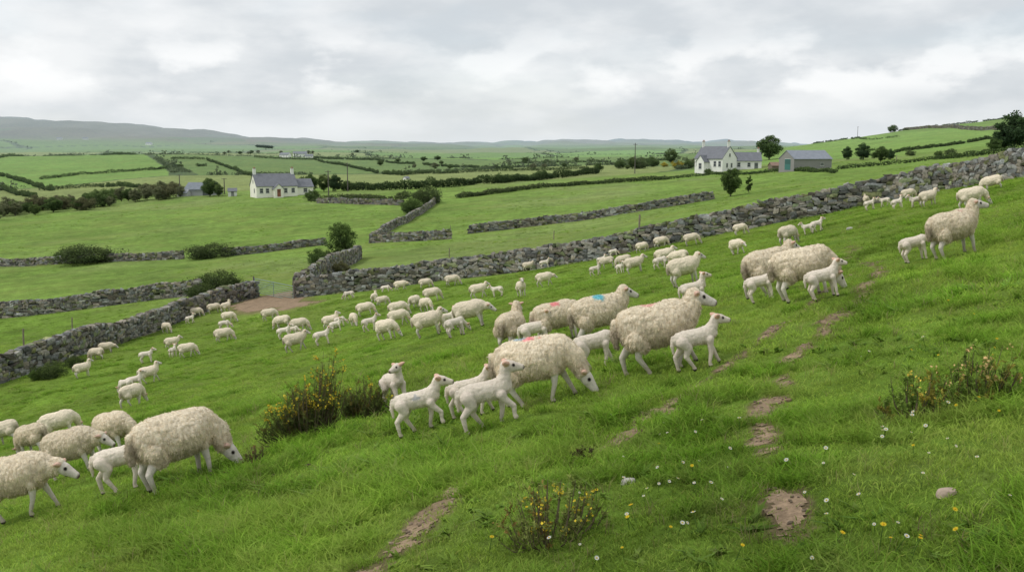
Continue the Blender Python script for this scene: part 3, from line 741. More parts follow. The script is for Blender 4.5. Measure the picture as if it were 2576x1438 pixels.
# ------------------------------------------------------------ gorse and weeds
def gorse(px,py,W,H,ns,nl,ff,seed,label,name='gorse_bush',lobes=None,col=((.055,.078,.020),(.180,.215,.050)),fl=(.82,.62,.05),fs=.013,nn=34,wd=.10):
    r=np.random.default_rng(seed); p=P(px,py); e=empty(name,p); meta(e,label,'shrub','gorse and wildflower shrubs')
    gs,gn,gf=G(),G(),G()
    lobes=lobes or [(0,0,1,1)]
    for i in range(ns):
        lx,ly_,lw,lh=lobes[r.integers(len(lobes))]
        a=r.uniform(0,6.28); rr=math.sqrt(r.uniform())
        tipx=lx*W+math.cos(a)*rr*W/2*lw; tipy=ly_*W+math.sin(a)*rr*W/2*lw; tz=H*lh*(.25+.75*r.uniform()**.7)*math.sqrt(max(.12,1-rr*rr*.8))
        b=np.array([tipx*.35+r.normal(0,.03*W),tipy*.35+r.normal(0,.03*W),0]); 
        slope=float(zbase(p[0]+tipx,p[1]+tipy)-zbase(p[0],p[1])); tipv=np.array([tipx,tipy,tz+slope*.8]); b[2]=float(zbase(p[0]+b[0],p[1]+b[1])-zbase(p[0],p[1]))-.03
        m=(b+tipv)/2+np.array([tipx*.12,tipy*.12,-H*.05])
        pts=np.array([b,m,tipv]); tube(gs,pts,[.006*H+.003,.004*H+.002,.0015],(.12,.095,.06),4,False)
        tb=r.uniform(.7,1.3); brn=r.uniform()<.25
        for k in range(5):
            t=r.uniform(.3,1.0); base=(1-t)**2*b+2*t*(1-t)*m+t*t*tipv
            d=np.array([r.normal(0,.6),r.normal(0,.6),.7]); d/=np.linalg.norm(d); ln=H*r.uniform(.10,.20)
            u=r.uniform(0,1,nn)[:,None]; pos=base+d*ln*u
            q=r.normal(size=(nn,3)); q/=np.linalg.norm(q,axis=1)[:,None]; q=q*.8+d*.4
            side=np.cross(q,d)*wd; 
            v=np.stack([pos-side*nl,pos+q*nl*.45-side*nl*1.2,pos+q*nl,pos+q*nl*.45+side*nl*1.2],1).reshape(-1,3)
            tn=np.clip(.15+.8*u*(base[2]/H)+r.normal(0,.15,(nn,1)),0,1)
            cc=(np.array(col[0])*(1-tn)+np.array(col[1])*tn)*tb
            if brn: cc=cc*np.array([1.35,.85,.9])
            gn.add(v,np.arange(4*nn).reshape(nn,4),np.repeat(cc,4,0))
            if r.uniform()<ff*(1.6 if tb>1.05 else .6) and base[2]>H*.3*lh:
                nf=r.integers(3,9); uu=r.uniform(.4,1.1,nf)[:,None]; c_=base+d*ln*uu+r.normal(0,.010,(nf,3))
                leaves(gf,c_,r.uniform(.7,1.3,nf)*fs,np.tile(np.array(fl),(nf,1))*r.uniform(.75,1.12,(nf,1)),.85,r)
    gs.build('stem',M_bark,parent=e); gn.build('foliage',M_gorse,parent=e)
    if gf.v: gf.build('blossom',M_petal,parent=e)
gorse(775,1100,1.05,.95,240,.032,.27,1,'spiky gorse bush with yellow flowers on grassy slope',lobes=[(0,0,.6,.95),(.22,.1,.5,1.10),(-.35,-.1,.5,.55),(-.12,.15,.5,.75)],fs=.014)
gorse(915,1050,.70,.62,130,.032,.06,2,'dark spiky gorse bush with few yellow flowers',lobes=[(0,0,.8,1),(.35,0,.5,.6),(-.3,0,.4,.8)])
gorse(1390,1360,.62,.38,46,.022,.30,3,'scrubby brown gorse plant with sparse yellow flowers',col=((.13,.15,.04),(.33,.38,.10)),fs=.008,nn=22,wd=.24)
gorse(1465,1160,.22,.12,26,.02,0,4,'small dark scrubby weed by the track',name='weed',col=((.07,.055,.035),(.13,.11,.055)))
gorse(2290,1055,.50,.36,42,.022,.26,5,'small gorse plant with yellow and pink flowers',col=((.14,.21,.04),(.34,.48,.09)),fs=.009,fl=(.82,.62,.10),nn=24,wd=.30)
gorse(2450,1010,.55,.42,46,.022,.38,6,'small gorse plant with yellow and pink flowers',col=((.14,.21,.04),(.34,.48,.09)),fs=.010,fl=(.84,.58,.26),nn=24,wd=.30)
gorse(640,1165,.35,.20,24,.022,0,7,'dry brown heather sprig in the grass',name='weed',col=((.08,.07,.035),(.18,.15,.07)))
gorse(590,1195,.28,.12,16,.02,0,8,'dry brown heather sprig in the grass',name='weed',col=((.08,.07,.035),(.18,.15,.07)))

# wildflowers
def flower_lib(kind,seed):
    r=np.random.default_rng(seed); g=G(); h=.105 if kind!='white' else .095
    tube(g,[(0,0,-.02),(.004,0,h*.6),(.008,0,h)],[.0016,.0015,.0013],(.08,.16,.03),4,False)
    n=12; c0=np.array([.008,0,h]); col=(.80,.80,.76) if kind=='white' else (.80,.60,.03)
    R=.0108
    for i in range(n):
        a=i/n*6.283; a1=a-.2;a2=a+.2
        g.add([c0,c0+[math.cos(a1)*R*.7,math.sin(a1)*R*.7,.003],c0+[math.cos(a)*R,math.sin(a)*R,.004],c0+[math.cos(a2)*R*.7,math.sin(a2)*R*.7,.003]],[[0,1,2,3]],col)
    k=8; ring=[c0+[math.cos(j/k*6.283)*R*.33,math.sin(j/k*6.283)*R*.33,.003] for j in range(k)]+[c0+[0,0,.008]]
    g.add(ring,[[j,(j+1)%k,k] for j in range(k)],(.72,.5,.03)if kind=='white' else (.7,.42,.02))
    return g.build('daisy' if kind=='white' else 'buttercup',M_petal,link=False)
fw,fy=flower_lib('white',1),flower_lib('yellow',2)
fl_list=[(1685,1105,'w'),(1655,1130,'y'),(1700,1180,'w'),(1745,1190,'y'),(1655,1225,'w'),(1640,1255,'w'),(1770,1240,'w'),(1625,1265,'w'),(1810,1145,'w'),(1730,1100,'w'),(1820,1185,'w'),(1500,1260,'y'),(1570,1400,'y'),(1490,1420,'w'),(2300,1145,'y'),(2275,1105,'w'),(2380,1130,'w'),(2390,1125,'w'),(2335,1160,'w'),(2220,1105,'w'),(2225,1100,'w'),(2505,1045,'y'),(2410,1040,'y'),(2440,1030,'y'),(2320,1060,'w'),(2370,1310,'y'),(2345,1275,'w'),(2100,1285,'w'),(2130,1215,'w'),(2250,1380,'w'),(2290,1400,'y'),(1400,1385,'w'),(1330,1290,'y'),(860,1215,'y'),(1025,1160,'y'),(1520,1050,'w'),(500,1300,'y'),(2390,770,'y'),(2500,875,'y'),(2330,870,'w'),(2440,800,'y'),(2175,900,'w'),(2365,905,'y'),(2272,900,'y'),(2268,780,'w'),(1860,1080,'w'),(1760,1340,'w'),(1700,1330,'w'),(1990,1180,'w'),(2070,1150,'w'),(2460,1180,'w'),(2530,1270,'w'),(2200,1330,'w'),(1600,1330,'y'),(1850,1400,'y'),(2050,1420,'w'),(2440,1380,'y'),(1450,1245,'w'),(1230,1390,'y'),(1560,1225,'w')]
for cxx,cyy,nn_,kk in [(1690,1180,8,'w'),(1700,1330,6,'w'),(2330,1130,7,'w'),(1480,1400,4,'w'),(2120,1260,5,'w'),(2400,900,4,'y'),(2250,1390,5,'y')]:
    for _ in range(nn_):
        a_,b_=random.gauss(cxx,80),random.gauss(cyy,55)
        if 1300<a_<2560 and 760<b_<1430: fl_list.append((a_,b_,kk if random.random()<.75 else 'y'))
for px,py,k in fl_list:
    q=(fw if k=='w' else fy).copy(); p=P(px,py+10); q.location=Vector(p); s=random.uniform(.7,1.3); q.scale=(s*1.05,s*1.05,s); q.rotation_euler=(random.uniform(0,.7),random.uniform(-.4,.4),random.uniform(-1,1)); COL.objects.link(q)
    meta(q,'small white daisy in meadow grass' if k=='w' else 'small yellow buttercup in meadow grass','flower','meadow wildflowers')
def stone(px,py,size,col,lab,name='stone'):
    p=P(px,py); g=G(); v=ST[int(px)%10]*np.array([size,size*.7,size*.55]); g.add(v,SF,col); o=g.build(name,M_stone,True); o.location=Vector(p)+Vector((0,0,size*.12))
    m=o.modifiers.new('s','SUBSURF'); m.levels=2; m.render_levels=2; meta(o,lab,'stone','loose stones in the pasture')
for a in [(1580,1215,.09,(.5,.48,.42),'pale limestone lump lying in grass'),(2380,1245,.09,(.42,.33,.26),'pale brown stone lying in grass'),(2137,577,.22,(.45,.44,.4),'grey stone lying in pasture'),(2170,900,.06,(.4,.35,.28),'small brown stone in grass'),(545,1320,.10,(.05,.035,.025),'dark earth clod in grass'),(1980,1010,.07,(.2,.14,.09),'brown earth clod in grass'),(775,1172,.07,(.06,.045,.03),'dark earth clod in grass'),(690,1198,.07,(.06,.045,.03),'dark earth clod in grass'),(430,1345,.12,(.06,.05,.03),'dark earth clod in grass')]: stone(*a)
print('plants',time.time()-T0)

# ------------------------------------------------------------ sheep
def ico(sub):
    import bmesh
    bm=bmesh.new(); bmesh.ops.create_icosphere(bm,subdivisions=sub,radius=1); v=np.array([q.co[:] for q in bm.verts]); f=np.array([[w.index for w in q.verts] for q in bm.faces]); bm.free(); return v,f
IV,IF=ico(2)
def nrm(v): v=np.array(v,float); return v/np.linalg.norm(v)
EPOSE={'walk':((.55,0,.765),(.86,0,-.50)),'up':((.49,0,.88),(.92,0,-.38)),'graze':((.59,0,.25),(.42,0,-.90)),'graze2':((.55,.12,.26),(.34,.28,-.89)),'grazer':((.56,-.10,.27),(.45,-.30,-.84)),
 'low':((.63,0,.52),(.75,0,-.66)),'turn':((.50,.06,.82),(.45,.82,-.35)),'turn2':((.50,-.06,.82),(.45,-.82,-.35)),'alert':((.54,-.02,.83),(.90,-.25,-.30))}
LPOSE={'walk':((.265,0,.475),(.93,0,-.36)),'up':((.235,0,.51),(.95,0,-.30)),'graze':((.30,0,.20),(.50,0,-.86)),'suck':((.33,0,.34),(.92,0,.25)),'turn':((.235,.02,.50),(.30,.90,-.25)),'turn2':((.235,-.02,.50),(.30,-.90,-.25)),'graze2':((.29,.06,.19),(.5,.2,-.83)),'low':((.31,0,.38),(.9,0,-.3))}
def make_sheep(kind,pose,legs,hi,marks=(),seed=0,fat=1.0):
    r=np.random.default_rng(seed); S=[]
    def chain(pts,lab,n=8,sy=1.0,sz=1.0):
        for (p0,r0),(p1,r1) in zip(pts[:-1],pts[1:]):
            p0,p1=np.array(p0,float),np.array(p1,float)
            for t in np.linspace(0,1,n):
                q=r0+(r1-r0)*t; S.append((p0+(p1-p0)*t,(q,q*sy,q*sz),lab))
    lk=1.10 if hi else 1.25
    if kind=='ewe':
        bod=[(-.36,.190,.205,.575),(-.24,.230,.240,.565),(-.05,.260*fat,.255,.55),(.14,.255*fat,.255,.545),(.29,.210,.235,.555),(.38,.155,.18,.585)]
        for a,b in zip(bod[:-1],bod[1:]):
            for t in np.linspace(0,1,5):
                q=[a[i]+(b[i]-a[i])*t for i in range(4)]; S.append((np.array([q[0],0,q[3]]),(.15,q[1],q[2]),'wool'))
        N_,D_=EPOSE[pose]; N_=np.array(N_);D_=nrm(D_); st=np.array([.36,0,.60]); 
        if 'graze' in pose: midp=(st+N_)/2+np.array([.05,0,.04])
        else: midp=(st+N_)/2+np.array([.0,0,-.02])
        chain([(st,.175),(midp,.130),(N_-D_*.03,.096)],'wool',7,.85,1.0)
        hl=.235; chain([(N_,.086),(N_+D_*.07,.084)],'head',4,.85,1.0); chain([(N_+D_*.07,.082),(N_+D_*.16,.062),(N_+D_*hl,.048)],'head',6,.78,1.0)
        er=.120; hs=1.0
        for s in (-1,1):
            y_=s*.115
            fo=[legs[0] if s>0 else legs[1],legs[2] if s>0 else legs[3]]
            dx,lf=fo[0]
            chain([((.25,y_,.42),.085),((.27+dx*.15,y_,.35),.055)],'wool',5); chain([((.27+dx*.15,y_,.35),.050*lk),((.285+dx*.5+lf*.6,y_,.22+lf*.4),.032*lk),((.275+dx-lf*.3,y_,.07+lf),.024*lk),((.285+dx-lf*.3,y_,.03+lf),.031*lk)],'leg',8)
            dx,lf=fo[1]; y_=s*.12
            chain([((-.32,y_,.46),.13),((-.26+dx*.2,y_,.385),.098),((-.35+dx*.4,y_,.32),.055)],'wool',5); chain([((-.35+dx*.4,y_,.32),.052*lk),((-.41+dx*.65,y_,.24+lf*.4),.036*lk),((-.365+dx,y_,.075+lf),.0245*lk),((-.35+dx,y_,.03+lf),.031*lk)],'leg',8)
        chain([((-.50,0,.66),.045),((-.545,0,.52),.04),((-.54,0,.40),.028)],'wool',6)
    else:
        bod=[(-.175,.068,.083,.345),(-.10,.082,.092,.34),(.02,.082,.092,.335),(.11,.080,.098,.335),(.175,.06,.075,.35)]
        for a,b in zip(bod[:-1],bod[1:]):
            for t in np.linspace(0,1,5):
                q=[a[i]+(b[i]-a[i])*t for i in range(4)]; S.append((np.array([q[0],0,q[3]]),(.07,q[1],q[2]),'wool'))
        N_,D_=LPOSE[pose]; N_=np.array(N_);D_=nrm(D_); st=np.array([.16,0,.365]); midp=(st+N_)/2
        chain([(st,.074),(midp,.054),(N_-D_*.02,.047)],'wool',7,.85)
        hl=.125; chain([(N_,.056),(N_+D_*.04,.054)],'head',4,.88); chain([(N_+D_*.04,.051),(N_+D_*.09,.038),(N_+D_*hl,.030)],'head',5,.82)
        er=.078; hs=.60
        for s in (-1,1):
            fo=[legs[0] if s>0 else legs[1],legs[2] if s>0 else legs[3]]
            y_=s*.058; dx,lf=fo[0]
            chain([((.13,y_,.29),.047),((.135+dx*.15,y_,.245),.032*lk),((.145+dx*.5+lf*.6,y_,.15+lf*.4),.023*lk),((.14+dx-lf*.3,y_,.045+lf),.017*lk),((.147+dx-lf*.3,y_,.02+lf),.022*lk)],'leg',7)
            dx,lf=fo[1]
            chain([((-.165,y_,.32),.064),((-.125+dx*.2,y_,.25),.047),((-.195+dx*.6,y_,.165+lf*.4),.025*lk),((-.165+dx,y_,.05+lf),.0175*lk),((-.157+dx,y_,.02+lf),.022*lk)],'leg',7)
        chain([((-.235,0,.38),.022),((-.262,0,.30),.021),((-.262,0,.22),.013)],'wool',6)
    side=nrm(np.cross(D_,[0,0,1])); upv=np.cross(side,D_)
    for s in (-1,1):
        b=N_-D_*.01+side*s*(.055*hs)+upv*.035*hs; tip=b+side*s*er+upv*(.012 if kind=='ewe' else .02)*1.0-D_*.03
        for t in np.linspace(0,1,7):
            w=(.034*math.sin(math.pi*(.25+.70*t))+.006)*(.85 if kind=='lamb' else 1); S.append((b+(tip-b)*t,(w*.95,w*.8,w*.75),'ear'))
    vs=[];fs=[]
    for i,(c_,rr,l) in enumerate(S):
        vs.append(IV*np.array(rr)+c_); fs.append(IF+i*len(IV))
    me=bpy.data.meshes.new('tmp'); me.from_pydata(np.concatenate(vs).tolist(),[],np.concatenate(fs).tolist())
    ob=bpy.data.objects.new('tmp',me); COL.objects.link(ob)
    m=ob.modifiers.new('r','REMESH'); m.mode='VOXEL'; m.voxel_size=(.0115 if kind=='ewe' else .0078) if hi else (.021 if kind=='ewe' else .014)
    m=ob.modifiers.new('s','SMOOTH'); m.factor=.5; m.iterations=4 if hi else 2
    dg=bpy.context.evaluated_depsgraph_get(); em=bpy.data.meshes.new_from_object(ob.evaluated_get(dg)); bpy.data.objects.remove(ob)
    n=len(em.vertices); co=np.zeros(n*3,np.float32); em.vertices.foreach_get('co',co); co=co.reshape(-1,3).astype(float)
    no=np.zeros(n*3,np.float32); em.vertices.foreach_get('normal',no); no=no.reshape(-1,3).astype(float)
    labs=['wool','head','leg','ear']; dist=np.full((n,4),9.)
    for c_,rr,l in S:
        k=labs.index(l); q=(co-c_)/np.array(rr); d=(np.linalg.norm(q,axis=1)-1)*min(rr); dist[:,k]=np.minimum(dist[:,k],d)
    lab=dist.argmin(1); wool=(lab==0)
    z_=co[:,2]
    if kind=='ewe':
        w1=vn3(co[:,0]*19,co[:,1]*19,co[:,2]*13+seed); w2=vn3(co[:,0]*38,co[:,1]*38,co[:,2]*26+seed); w0=vn3(co[:,0]*5,co[:,1]*5,co[:,2]*5+seed)
        crease=1-np.abs(w1)
        co=co+no*(wool[:,None])*(.011*(1-crease**3)+.006*w2+.012*w0)[:,None]
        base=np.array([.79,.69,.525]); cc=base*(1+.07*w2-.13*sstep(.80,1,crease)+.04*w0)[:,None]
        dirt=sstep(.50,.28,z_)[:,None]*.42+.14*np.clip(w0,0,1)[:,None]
        cc=cc*(1-dirt)+np.array([.44,.35,.24])*dirt
        rump=(sstep(-.40,-.53,co[:,0])*sstep(.68,.55,z_)*sstep(.16,.05,np.abs(co[:,1])))[:,None]*.6; cc=cc*(1-rump)+np.array([.20,.15,.10])*rump
        skin=np.array([.66,.60,.52])
    else:
        w1=vn3(co[:,0]*34,co[:,1]*34,co[:,2]*34+seed); w2=vn3(co[:,0]*80,co[:,1]*80,co[:,2]*80+seed); co=co+no*(wool[:,None])*(.0035*w1+.002*w2)[:,None]
        base=np.array([.785,.70,.585]); cc=base*(1+.07*w1+.05*w2)[:,None]; skin=np.array([.76,.665,.555])
        bel=sstep(.32,.24,z_)[:,None]*.22; cc=cc*(1-bel)+np.array([.50,.40,.30])*bel
    cc=np.where(wool[:,None],cc,skin)
    cc=np.where((lab==3)[:,None],skin*np.array([1.0,.74,.66]),cc)
    lg=(lab==2); dk=(lg*sstep(.26 if kind=='ewe' else .14,.03,z_)*(.55 if kind=='ewe' else .35))[:,None]; cc=cc*(1-dk)+np.array([.26,.20,.13])*dk
    hf=(lg&(z_<.03*(1 if kind=='ewe' else .8)))[:,None]; cc=np.where(hf,np.array([.06,.05,.045]),cc)
    tipd=np.linalg.norm(co-(N_+D_*(hl+.03*hs)),axis=1); ns=(sstep(.045*hs,.022*hs,tipd)*(lab==1))[:,None]; cc=cc*(1-ns)+np.array([.16,.11,.10])*ns
    for s in (-1,1):
        ec=N_+D_*.085*hs+side*s*.066*hs+upv*.030*hs; ed_=np.linalg.norm(co-ec,axis=1); ew=sstep(.032*hs,.018*hs,ed_)[:,None]; cc=cc*(1-ew)+np.array([.02,.016,.013])*ew
    for (mx,my,mz,mr,mcol) in marks:
        d=np.sqrt(((co-np.array([mx,my,mz]))**2).sum(1))+.03*vn3(co[:,0]*22,co[:,1]*22,co[:,2]*22); mw=(sstep(mr,mr*.45,d)*wool*.85)[:,None]; cc=cc*(1-mw)+np.array(mcol)*mw
    if kind=='ewe': co[:,0]*=.93
    em.vertices.foreach_set('co',co.astype(np.float32).ravel())
    em.polygons.foreach_set('use_smooth',np.ones(len(em.polygons),bool))
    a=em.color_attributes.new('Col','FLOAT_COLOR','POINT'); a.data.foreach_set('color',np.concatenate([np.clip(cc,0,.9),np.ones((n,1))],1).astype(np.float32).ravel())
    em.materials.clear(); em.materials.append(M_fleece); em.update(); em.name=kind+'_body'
    lock=None
    if hi:
        wi=np.nonzero(dist[:,0]<np.minimum(np.minimum(dist[:,1],dist[:,2]),dist[:,3])-.012)[0]
        nl=18000 if kind=='ewe' else 4500
        pk=r.choice(wi,nl); b=co[pk]+r.normal(0,.004,(nl,3)); nn=no[pk]
        ln=r.uniform(.5,1.4,nl)[:,None]*(.021 if kind=='ewe' else .007); wd=(.0042 if kind=='ewe' else .0025)
        flow=np.array([-.15,0,-.75])
        d1=nn*.62+flow*.45+r.normal(0,.20,(nl,3)); d2=nn*.25+flow*.85+r.normal(0,.22,(nl,3))
        sd=np.cross(nn,flow)+r.normal(0,.30,(nl,3)); sd/=np.linalg.norm(sd,axis=1)[:,None]+1e-6
        b=b-nn*.003; p1=b+d1*ln*.6; p2=p1+d2*ln*.6
        v=np.stack([b-sd*wd,b+sd*wd,p1-sd*wd*.9,p1+sd*wd*.9,p2],1).reshape(-1,3); o=np.arange(nl)[:,None]*5
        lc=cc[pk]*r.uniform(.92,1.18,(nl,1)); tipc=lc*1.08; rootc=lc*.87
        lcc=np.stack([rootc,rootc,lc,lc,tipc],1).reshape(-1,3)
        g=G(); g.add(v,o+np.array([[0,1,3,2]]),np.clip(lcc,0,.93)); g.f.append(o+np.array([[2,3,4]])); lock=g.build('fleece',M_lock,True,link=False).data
    return em,lock
cache={}
STAND=((0,0),(.02,0),(0,0),(-.03,0)); WALK=((.13,0),(-.12,0.0),(-.12,0),(.13,.0)); WALK2=((-.10,0),(.12,.04),(.12,0),(-.10,0)); 
LST=((0,0),(.01,0),(0,0),(-.02,0)); LWK=((.07,0),(-.06,0),(-.07,0),(.07,0)); LWK2=((-.06,.0),(.08,.05),(.07,0),(-.07,0))
def smesh(kind,pose,gait,hi,marks=(),fat=1.0,seed=0):
    k=(kind,pose,gait,hi,marks,fat,seed)
    if k not in cache:
        L={'s':STAND,'w':WALK,'v':WALK2}[gait] if kind=='ewe' else {'s':LST,'w':LWK,'v':LWK2}[gait]
        cache[k]=make_sheep(kind,pose,L,hi,marks,seed,fat)
    return cache[k]
LAB={('ewe','walk'):'cream woolly ewe walking with head raised on grass',('ewe','up'):'cream woolly ewe standing alert with head high',('ewe','graze'):'cream woolly ewe grazing with head down',('ewe','graze2'):'cream woolly ewe grazing with head turned down',('ewe','low'):'cream woolly ewe with lowered head walking in pasture',('ewe','turn'):'cream woolly ewe standing with head turned sideways',('ewe','turn2'):'cream woolly ewe standing with head turned sideways',
 ('lamb','walk'):'slender white lamb walking through the grass',('lamb','up'):'slender white lamb standing alert with head up',('lamb','graze'):'small white lamb nibbling grass with head down',('lamb','graze2'):'small white lamb nibbling grass with head down',('lamb','suck'):'white lamb reaching under a ewe to suckle',('lamb','turn'):'white lamb standing with face turned aside',('lamb','turn2'):'white lamb standing with face turned aside',('lamb','low'):'white lamb standing with lowered head'}
def put(kind,px,py,yaw,pose,gait='s',sc=1.0,marks=(),hi=None,label=None,fat=1.0,seed=0):
    p=P(px,py)
    if hi is None: hi=p[1]<24
    em,lk=smesh(kind,pose,gait,hi,marks,fat,seed)
    yr=math.radians(yaw); hx,hy=math.cos(yr),math.sin(yr); d=.4
    sl=float(zbase(p[0]+hx*d,p[1]+hy*d)-zbase(p[0]-hx*d,p[1]-hy*d))/(2*d); lt=float(zbase(p[0]-hy*d,p[1]+hx*d)-zbase(p[0]+hy*d,p[1]-hx*d))/(2*d)
    X=Vector((hx,hy,sl*.95)).normalized(); Yv=Vector((-hy,hx,lt*.5)); Z=X.cross(Yv).normalized(); Yv=Z.cross(X)
    zc=float(zbase(p[0],p[1]))*.5+p[2]*.5
    M=Matrix(((X.x,Yv.x,Z.x,p[0]),(X.y,Yv.y,Z.y,p[1]),(X.z,Yv.z,Z.z,zc),(0,0,0,1)))
    o=bpy.data.objects.new('sheep' if kind=='ewe' else 'lamb',em); COL.objects.link(o); o.matrix_world=M@Matrix.Scale(sc,4)
    meta(o,label or LAB[(kind,pose)],'sheep' if kind=='ewe' else 'lamb','flock of sheep and lambs on the pasture')
    if lk is not None:
        f=bpy.data.objects.new('fleece',lk); f.parent=o; COL.objects.link(f)
PINK=(.82,.26,.28); BLUE=(.05,.45,.56); RED=(.72,.18,.15)
E,L='ewe','lamb'
put(E,1676,932,4,'walk','w',.96,marks=((-.05,.0,.83,.12,(.76,.42,.36)),),label='large cream ewe walking uphill with faint pink mark')
put(E,1366,1014,-10,'graze','w',.92,marks=((.02,-.06,.80,.10,PINK),(-.10,0,.82,.10,(.32,.44,.50)),(.16,-.08,.79,.06,RED)),label='cream ewe grazing with pink and blue raddle marks',fat=1.1,seed=2)
put(E,1522,860,16,'walk','v',.94,marks=((.02,-.08,.79,.14,BLUE),),label='cream ewe walking with bright blue mark on back',seed=3)
put(E,1414,862,14,'low','s',.92,marks=((-.02,-.10,.78,.13,PINK),),label='cream ewe walking behind with pink mark on back')
put(E,1292,884,68,'up','s',.90,label='cream ewe seen from behind with head raised')
put(L,1356,878,10,'up','s',1.15)
put(L,1765,926,8,'walk','w',1.02,label='white lamb trotting uphill beside its mother')
put(L,1505,925,12,'suck','w',1.08)
put(L,1000,1026,-58,'turn2','s',1.12,label='white lamb standing facing forward with ears spread')
put(L,1066,1087,8,'walk','v',1.08,marks=((.0,-.08,.36,.035,(.35,.38,.42)),),label='white lamb walking with small grey flank mark')
put(L,1242,1070,4,'up','v',1.12)
put(L,1195,1048,8,'walk','w',1.0)
put(E,2408,644,16,'alert','s',.92,fat=1.1,label='tall cream ewe standing alert on upper slope',marks=((.15,-.1,.8,.07,(.72,.42,.35)),))
put(L,2306,658,8,'suck','s',1.0)
put(E,2030,747,8,'graze','s',.97,fat=1.1,seed=4)
put(E,1945,742,22,'walk','w',1.0,seed=5)
put(L,1920,758,5,'low','s',1.0)
put(L,2078,750,6,'walk','s',1.02)
put(E,1728,718,16,'walk','s',.90)
put(L,1752,768,10,'up','s',1.05)
put(E,462,1222,44,'grazer','s',1.04,fat=1.14,label='large cream ewe seen from behind grazing with dirty tail',seed=6)
put(L,322,1236,14,'low','w',1.28)
put(E,62,1302,4,'low','w',.95)
put(E,200,1194,-8,'low','s',.92)
put(E,92,1150,155,'graze','s',.92); put(E,158,1106,25,'graze2','s',.92); put(E,22,1118,170,'graze','s',.92); put(E,300,1143,-35,'graze2','s',.92)
far=[(E,1985,616,35,'graze',.95),(L,2058,583,8,'walk',1.1),(L,2035,590,160,'up',1.0),(E,1856,640,-62,'low',.8),(E,1864,592,10,'graze',.92),(E,1665,622,5,'graze',1),(E,1742,618,-12,'graze',1),(E,1617,634,15,'graze2',.9),(E,1478,655,5,'walk',.85),(L,1512,647,180,'walk',1.2),(L,1545,645,10,'graze',1.2),
(E,1676,664,6,'walk',.98),(E,1600,688,4,'walk',.98),(E,1572,672,170,'graze',.9),(E,1530,676,175,'graze',.9),(L,1500,695,5,'up',1.2),(L,1562,690,-60,'up',1.1),(L,1665,676,10,'graze',1.2),(E,1712,668,160,'low',.85),(L,1515,668,20,'walk',1.2),(L,1690,655,170,'graze',1.2),
(E,1330,683,8,'walk',.85),(L,1372,677,6,'walk',1.4),(E,1373,722,4,'low',1.0),(E,1313,750,-78,'up',1.0),(E,1207,751,6,'walk',1.05),(L,1253,750,170,'walk',1.3),(E,1140,719,-5,'graze',1.05),(E,1072,724,10,'graze',.95),(E,1010,729,5,'low',1.0),(L,972,735,0,'graze',1.3),
(L,880,752,175,'graze',1.5),(E,943,758,80,'up',.85),(E,964,769,10,'graze',.85),(E,1090,759,0,'graze2',1.1),(E,1045,776,60,'graze',1.0),(E,1074,787,-50,'graze',1.0),(E,1005,797,5,'graze',1.08),(E,922,794,8,'graze',1.08),(E,836,826,10,'up',1.0),(L,848,836,10,'up',1.3),(E,892,821,-70,'graze',.95),(L,857,822,5,'graze',1.3),
(L,935,836,10,'walk',1.5),(E,977,857,-35,'graze2',1.05),(E,1006,822,2,'graze',1.0),(E,1083,848,8,'walk',1.12),(L,1132,832,15,'up',1.4),(E,1192,828,-12,'low',1.22),(E,680,806,5,'graze',1.1),(E,713,826,175,'graze',1.1),(E,757,835,-8,'graze',1.1),(L,718,853,5,'walk',1.5),(E,748,887,14,'walk',1.12),(L,815,871,12,'walk',1.5),
(E,566,858,4,'graze',1.15),(L,567,830,0,'graze',1.5),(E,577,812,-5,'graze',1.05),(E,540,787,20,'graze',1.05),(E,570,784,60,'up',1.0),(E,495,797,10,'graze',1.0),(L,480,813,30,'up',1.3),(E,421,838,-40,'graze',1.0),(E,436,874,18,'walk',.95),(L,436,897,80,'up',1.3),(E,474,897,12,'graze',1.02),(L,371,912,8,'walk',1.5),(E,380,964,20,'up',1.0),(E,270,888,5,'low',1.0),(E,245,903,170,'graze',1.0),(E,210,949,42,'up',1.0),(E,337,1024,62,'graze',1.05),(L,345,985,20,'up',1.5),(L,322,990,160,'graze',1.4),
(E,2500,476,160,'graze',.82),(E,2450,527,-10,'graze',.92),(E,2338,518,16,'walk',.86),(E,2287,506,8,'graze',.85),(E,2223,506,15,'graze',.8),(E,2180,518,80,'up',.8),(L,2190,530,4,'walk',1.2),(L,2228,521,170,'walk',1.1),(L,2260,526,10,'up',1.1),(L,2308,521,175,'up',1.1),(L,1150,848,30,'graze',1.3),(L,740,846,0,'graze',1.3)]
gts=['s','w']
for i,(k,px,py,yw,ps,sc) in enumerate(far): put(k,px,py,yw,ps,gts[i%2],sc*(.86 if k=='ewe' else .92))
print('sheep',time.time()-T0,len(cache))

# ------------------------------------------------------------ sky, light, camera
w=bpy.data.worlds.new('World'); scene.world=w; w.use_nodes=True; nt=w.node_tree; nt.nodes.clear()
out=nt.nodes.new('ShaderNodeOutputWorld'); tc=nt.nodes.new('ShaderNodeTexCoord')
SUN_EL=math.radians(52)
sky=nt.nodes.new('ShaderNodeTexSky'); sky.sky_type='NISHITA'; sky.sun_disc=False; sky.sun_elevation=SUN_EL
b1=nt.nodes.new('ShaderNodeBackground'); nt.links.new(sky.outputs[0],b1.inputs[0]); b1.inputs[1].default_value=.15
def mp(sx,sy,sz,loc=(0,0,0)):
    m=nt.nodes.new('ShaderNodeMapping'); m.inputs['Scale'].default_value=(sx,sy,sz); m.inputs['Location'].default_value=loc; nt.links.new(tc.outputs['Generated'],m.inputs[0]); return m.outputs[0]
sx=nt.nodes.new('ShaderNodeSeparateXYZ'); nt.links.new(tc.outputs['Generated'],sx.inputs[0])
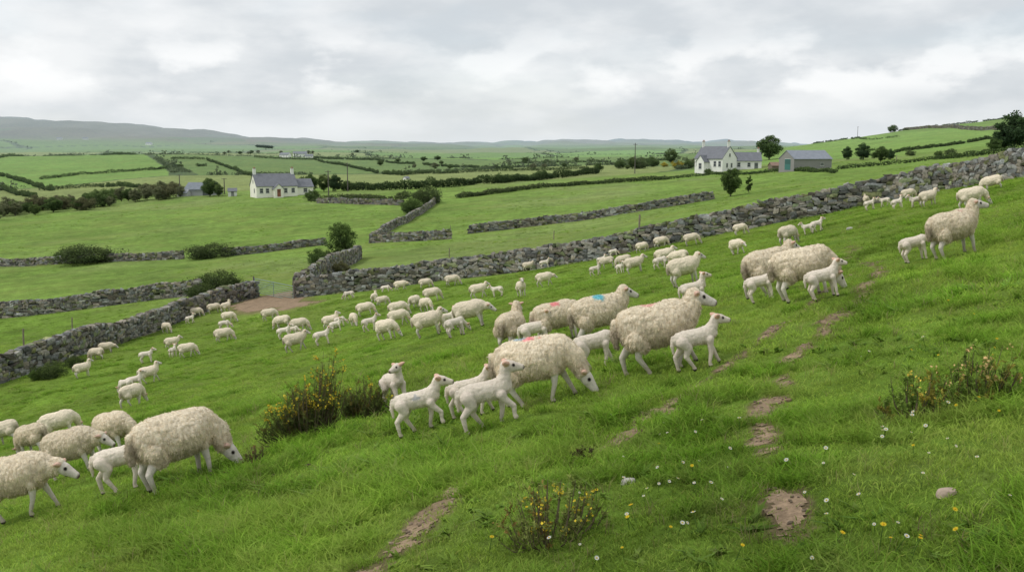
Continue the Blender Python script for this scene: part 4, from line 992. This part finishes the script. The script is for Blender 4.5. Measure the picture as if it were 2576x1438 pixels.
nA=noisen(nt,mp(1,1,3.4,(.3,.1,.4)),3.4,7,.5); nB=noisen(nt,mp(1,1,2.6,(1.7,.2,.9)),9,9,.52); nC=noisen(nt,mp(1,1,4,(4.1,2,.3)),2.4,4,.5); nD=noisen(nt,mp(1,1,2.1,(3.3,5.2,.5)),11.0,10,.5)
s=mathn(nt,'MULTIPLY',nA,.62); s=mathn(nt,'MULTIPLY_ADD',nB,.38,s)
t=mrange(nt,s,.39,.60,0,1,True)
cl=mixc(nt,t,(.585,.622,.655),(.81,.825,.835))
pf=mrange(nt,nD,.47,.62,0,1,True)
bd=mathn(nt,'MULTIPLY',mrange(nt,sx.outputs[2],.034,.062,0,1,True),mrange(nt,sx.outputs[2],.075,.13,1,.15,True))
cl=mixc(nt,mathn(nt,'MULTIPLY',mathn(nt,'MULTIPLY',pf,bd),.75),cl,(.93,.935,.935))
hz=mrange(nt,sx.outputs[2],0.0,.045,1,0); cl=mixc(nt,mathn(nt,'MULTIPLY',hz,.8),cl,(.72,.762,.79))
b2=nt.nodes.new('ShaderNodeBackground'); nt.links.new(cl,b2.inputs[0]); b2.inputs[1].default_value=1.12
cov=mrange(nt,nC,.50,.66,.97,.74)
mx=nt.nodes.new('ShaderNodeMixShader'); nt.links.new(cov,mx.inputs[0]); nt.links.new(b1.outputs[0],mx.inputs[1]); nt.links.new(b2.outputs[0],mx.inputs[2]); nt.links.new(mx.outputs[0],out.inputs[0])
ld=bpy.data.lights.new('sun','SUN'); ld.energy=1.5; ld.angle=math.radians(11); ld.color=(1,.96,.9); lo=bpy.data.objects.new('sun',ld); COL.objects.link(lo)
az=math.radians(-100); dv=Vector((math.sin(az)*math.cos(SUN_EL),math.cos(az)*math.cos(SUN_EL),math.sin(SUN_EL))); lo.rotation_euler=dv.to_track_quat('Z','Y').to_euler()
sky.sun_rotation=az
cd=bpy.data.cameras.new('camera'); cd.sensor_width=36; cd.lens=36*F/2576; cd.clip_start=.1; cd.clip_end=60000
co_=bpy.data.objects.new('camera',cd); COL.objects.link(co_); co_.location=(0,0,0); co_.rotation_euler=(math.pi/2-PITCH,0,0); scene.camera=co_
scene.view_settings.view_transform='Standard'; scene.view_settings.look='None'; scene.view_settings.exposure=0
bpy.context.view_layer.update()
print('done',time.time()-T0)
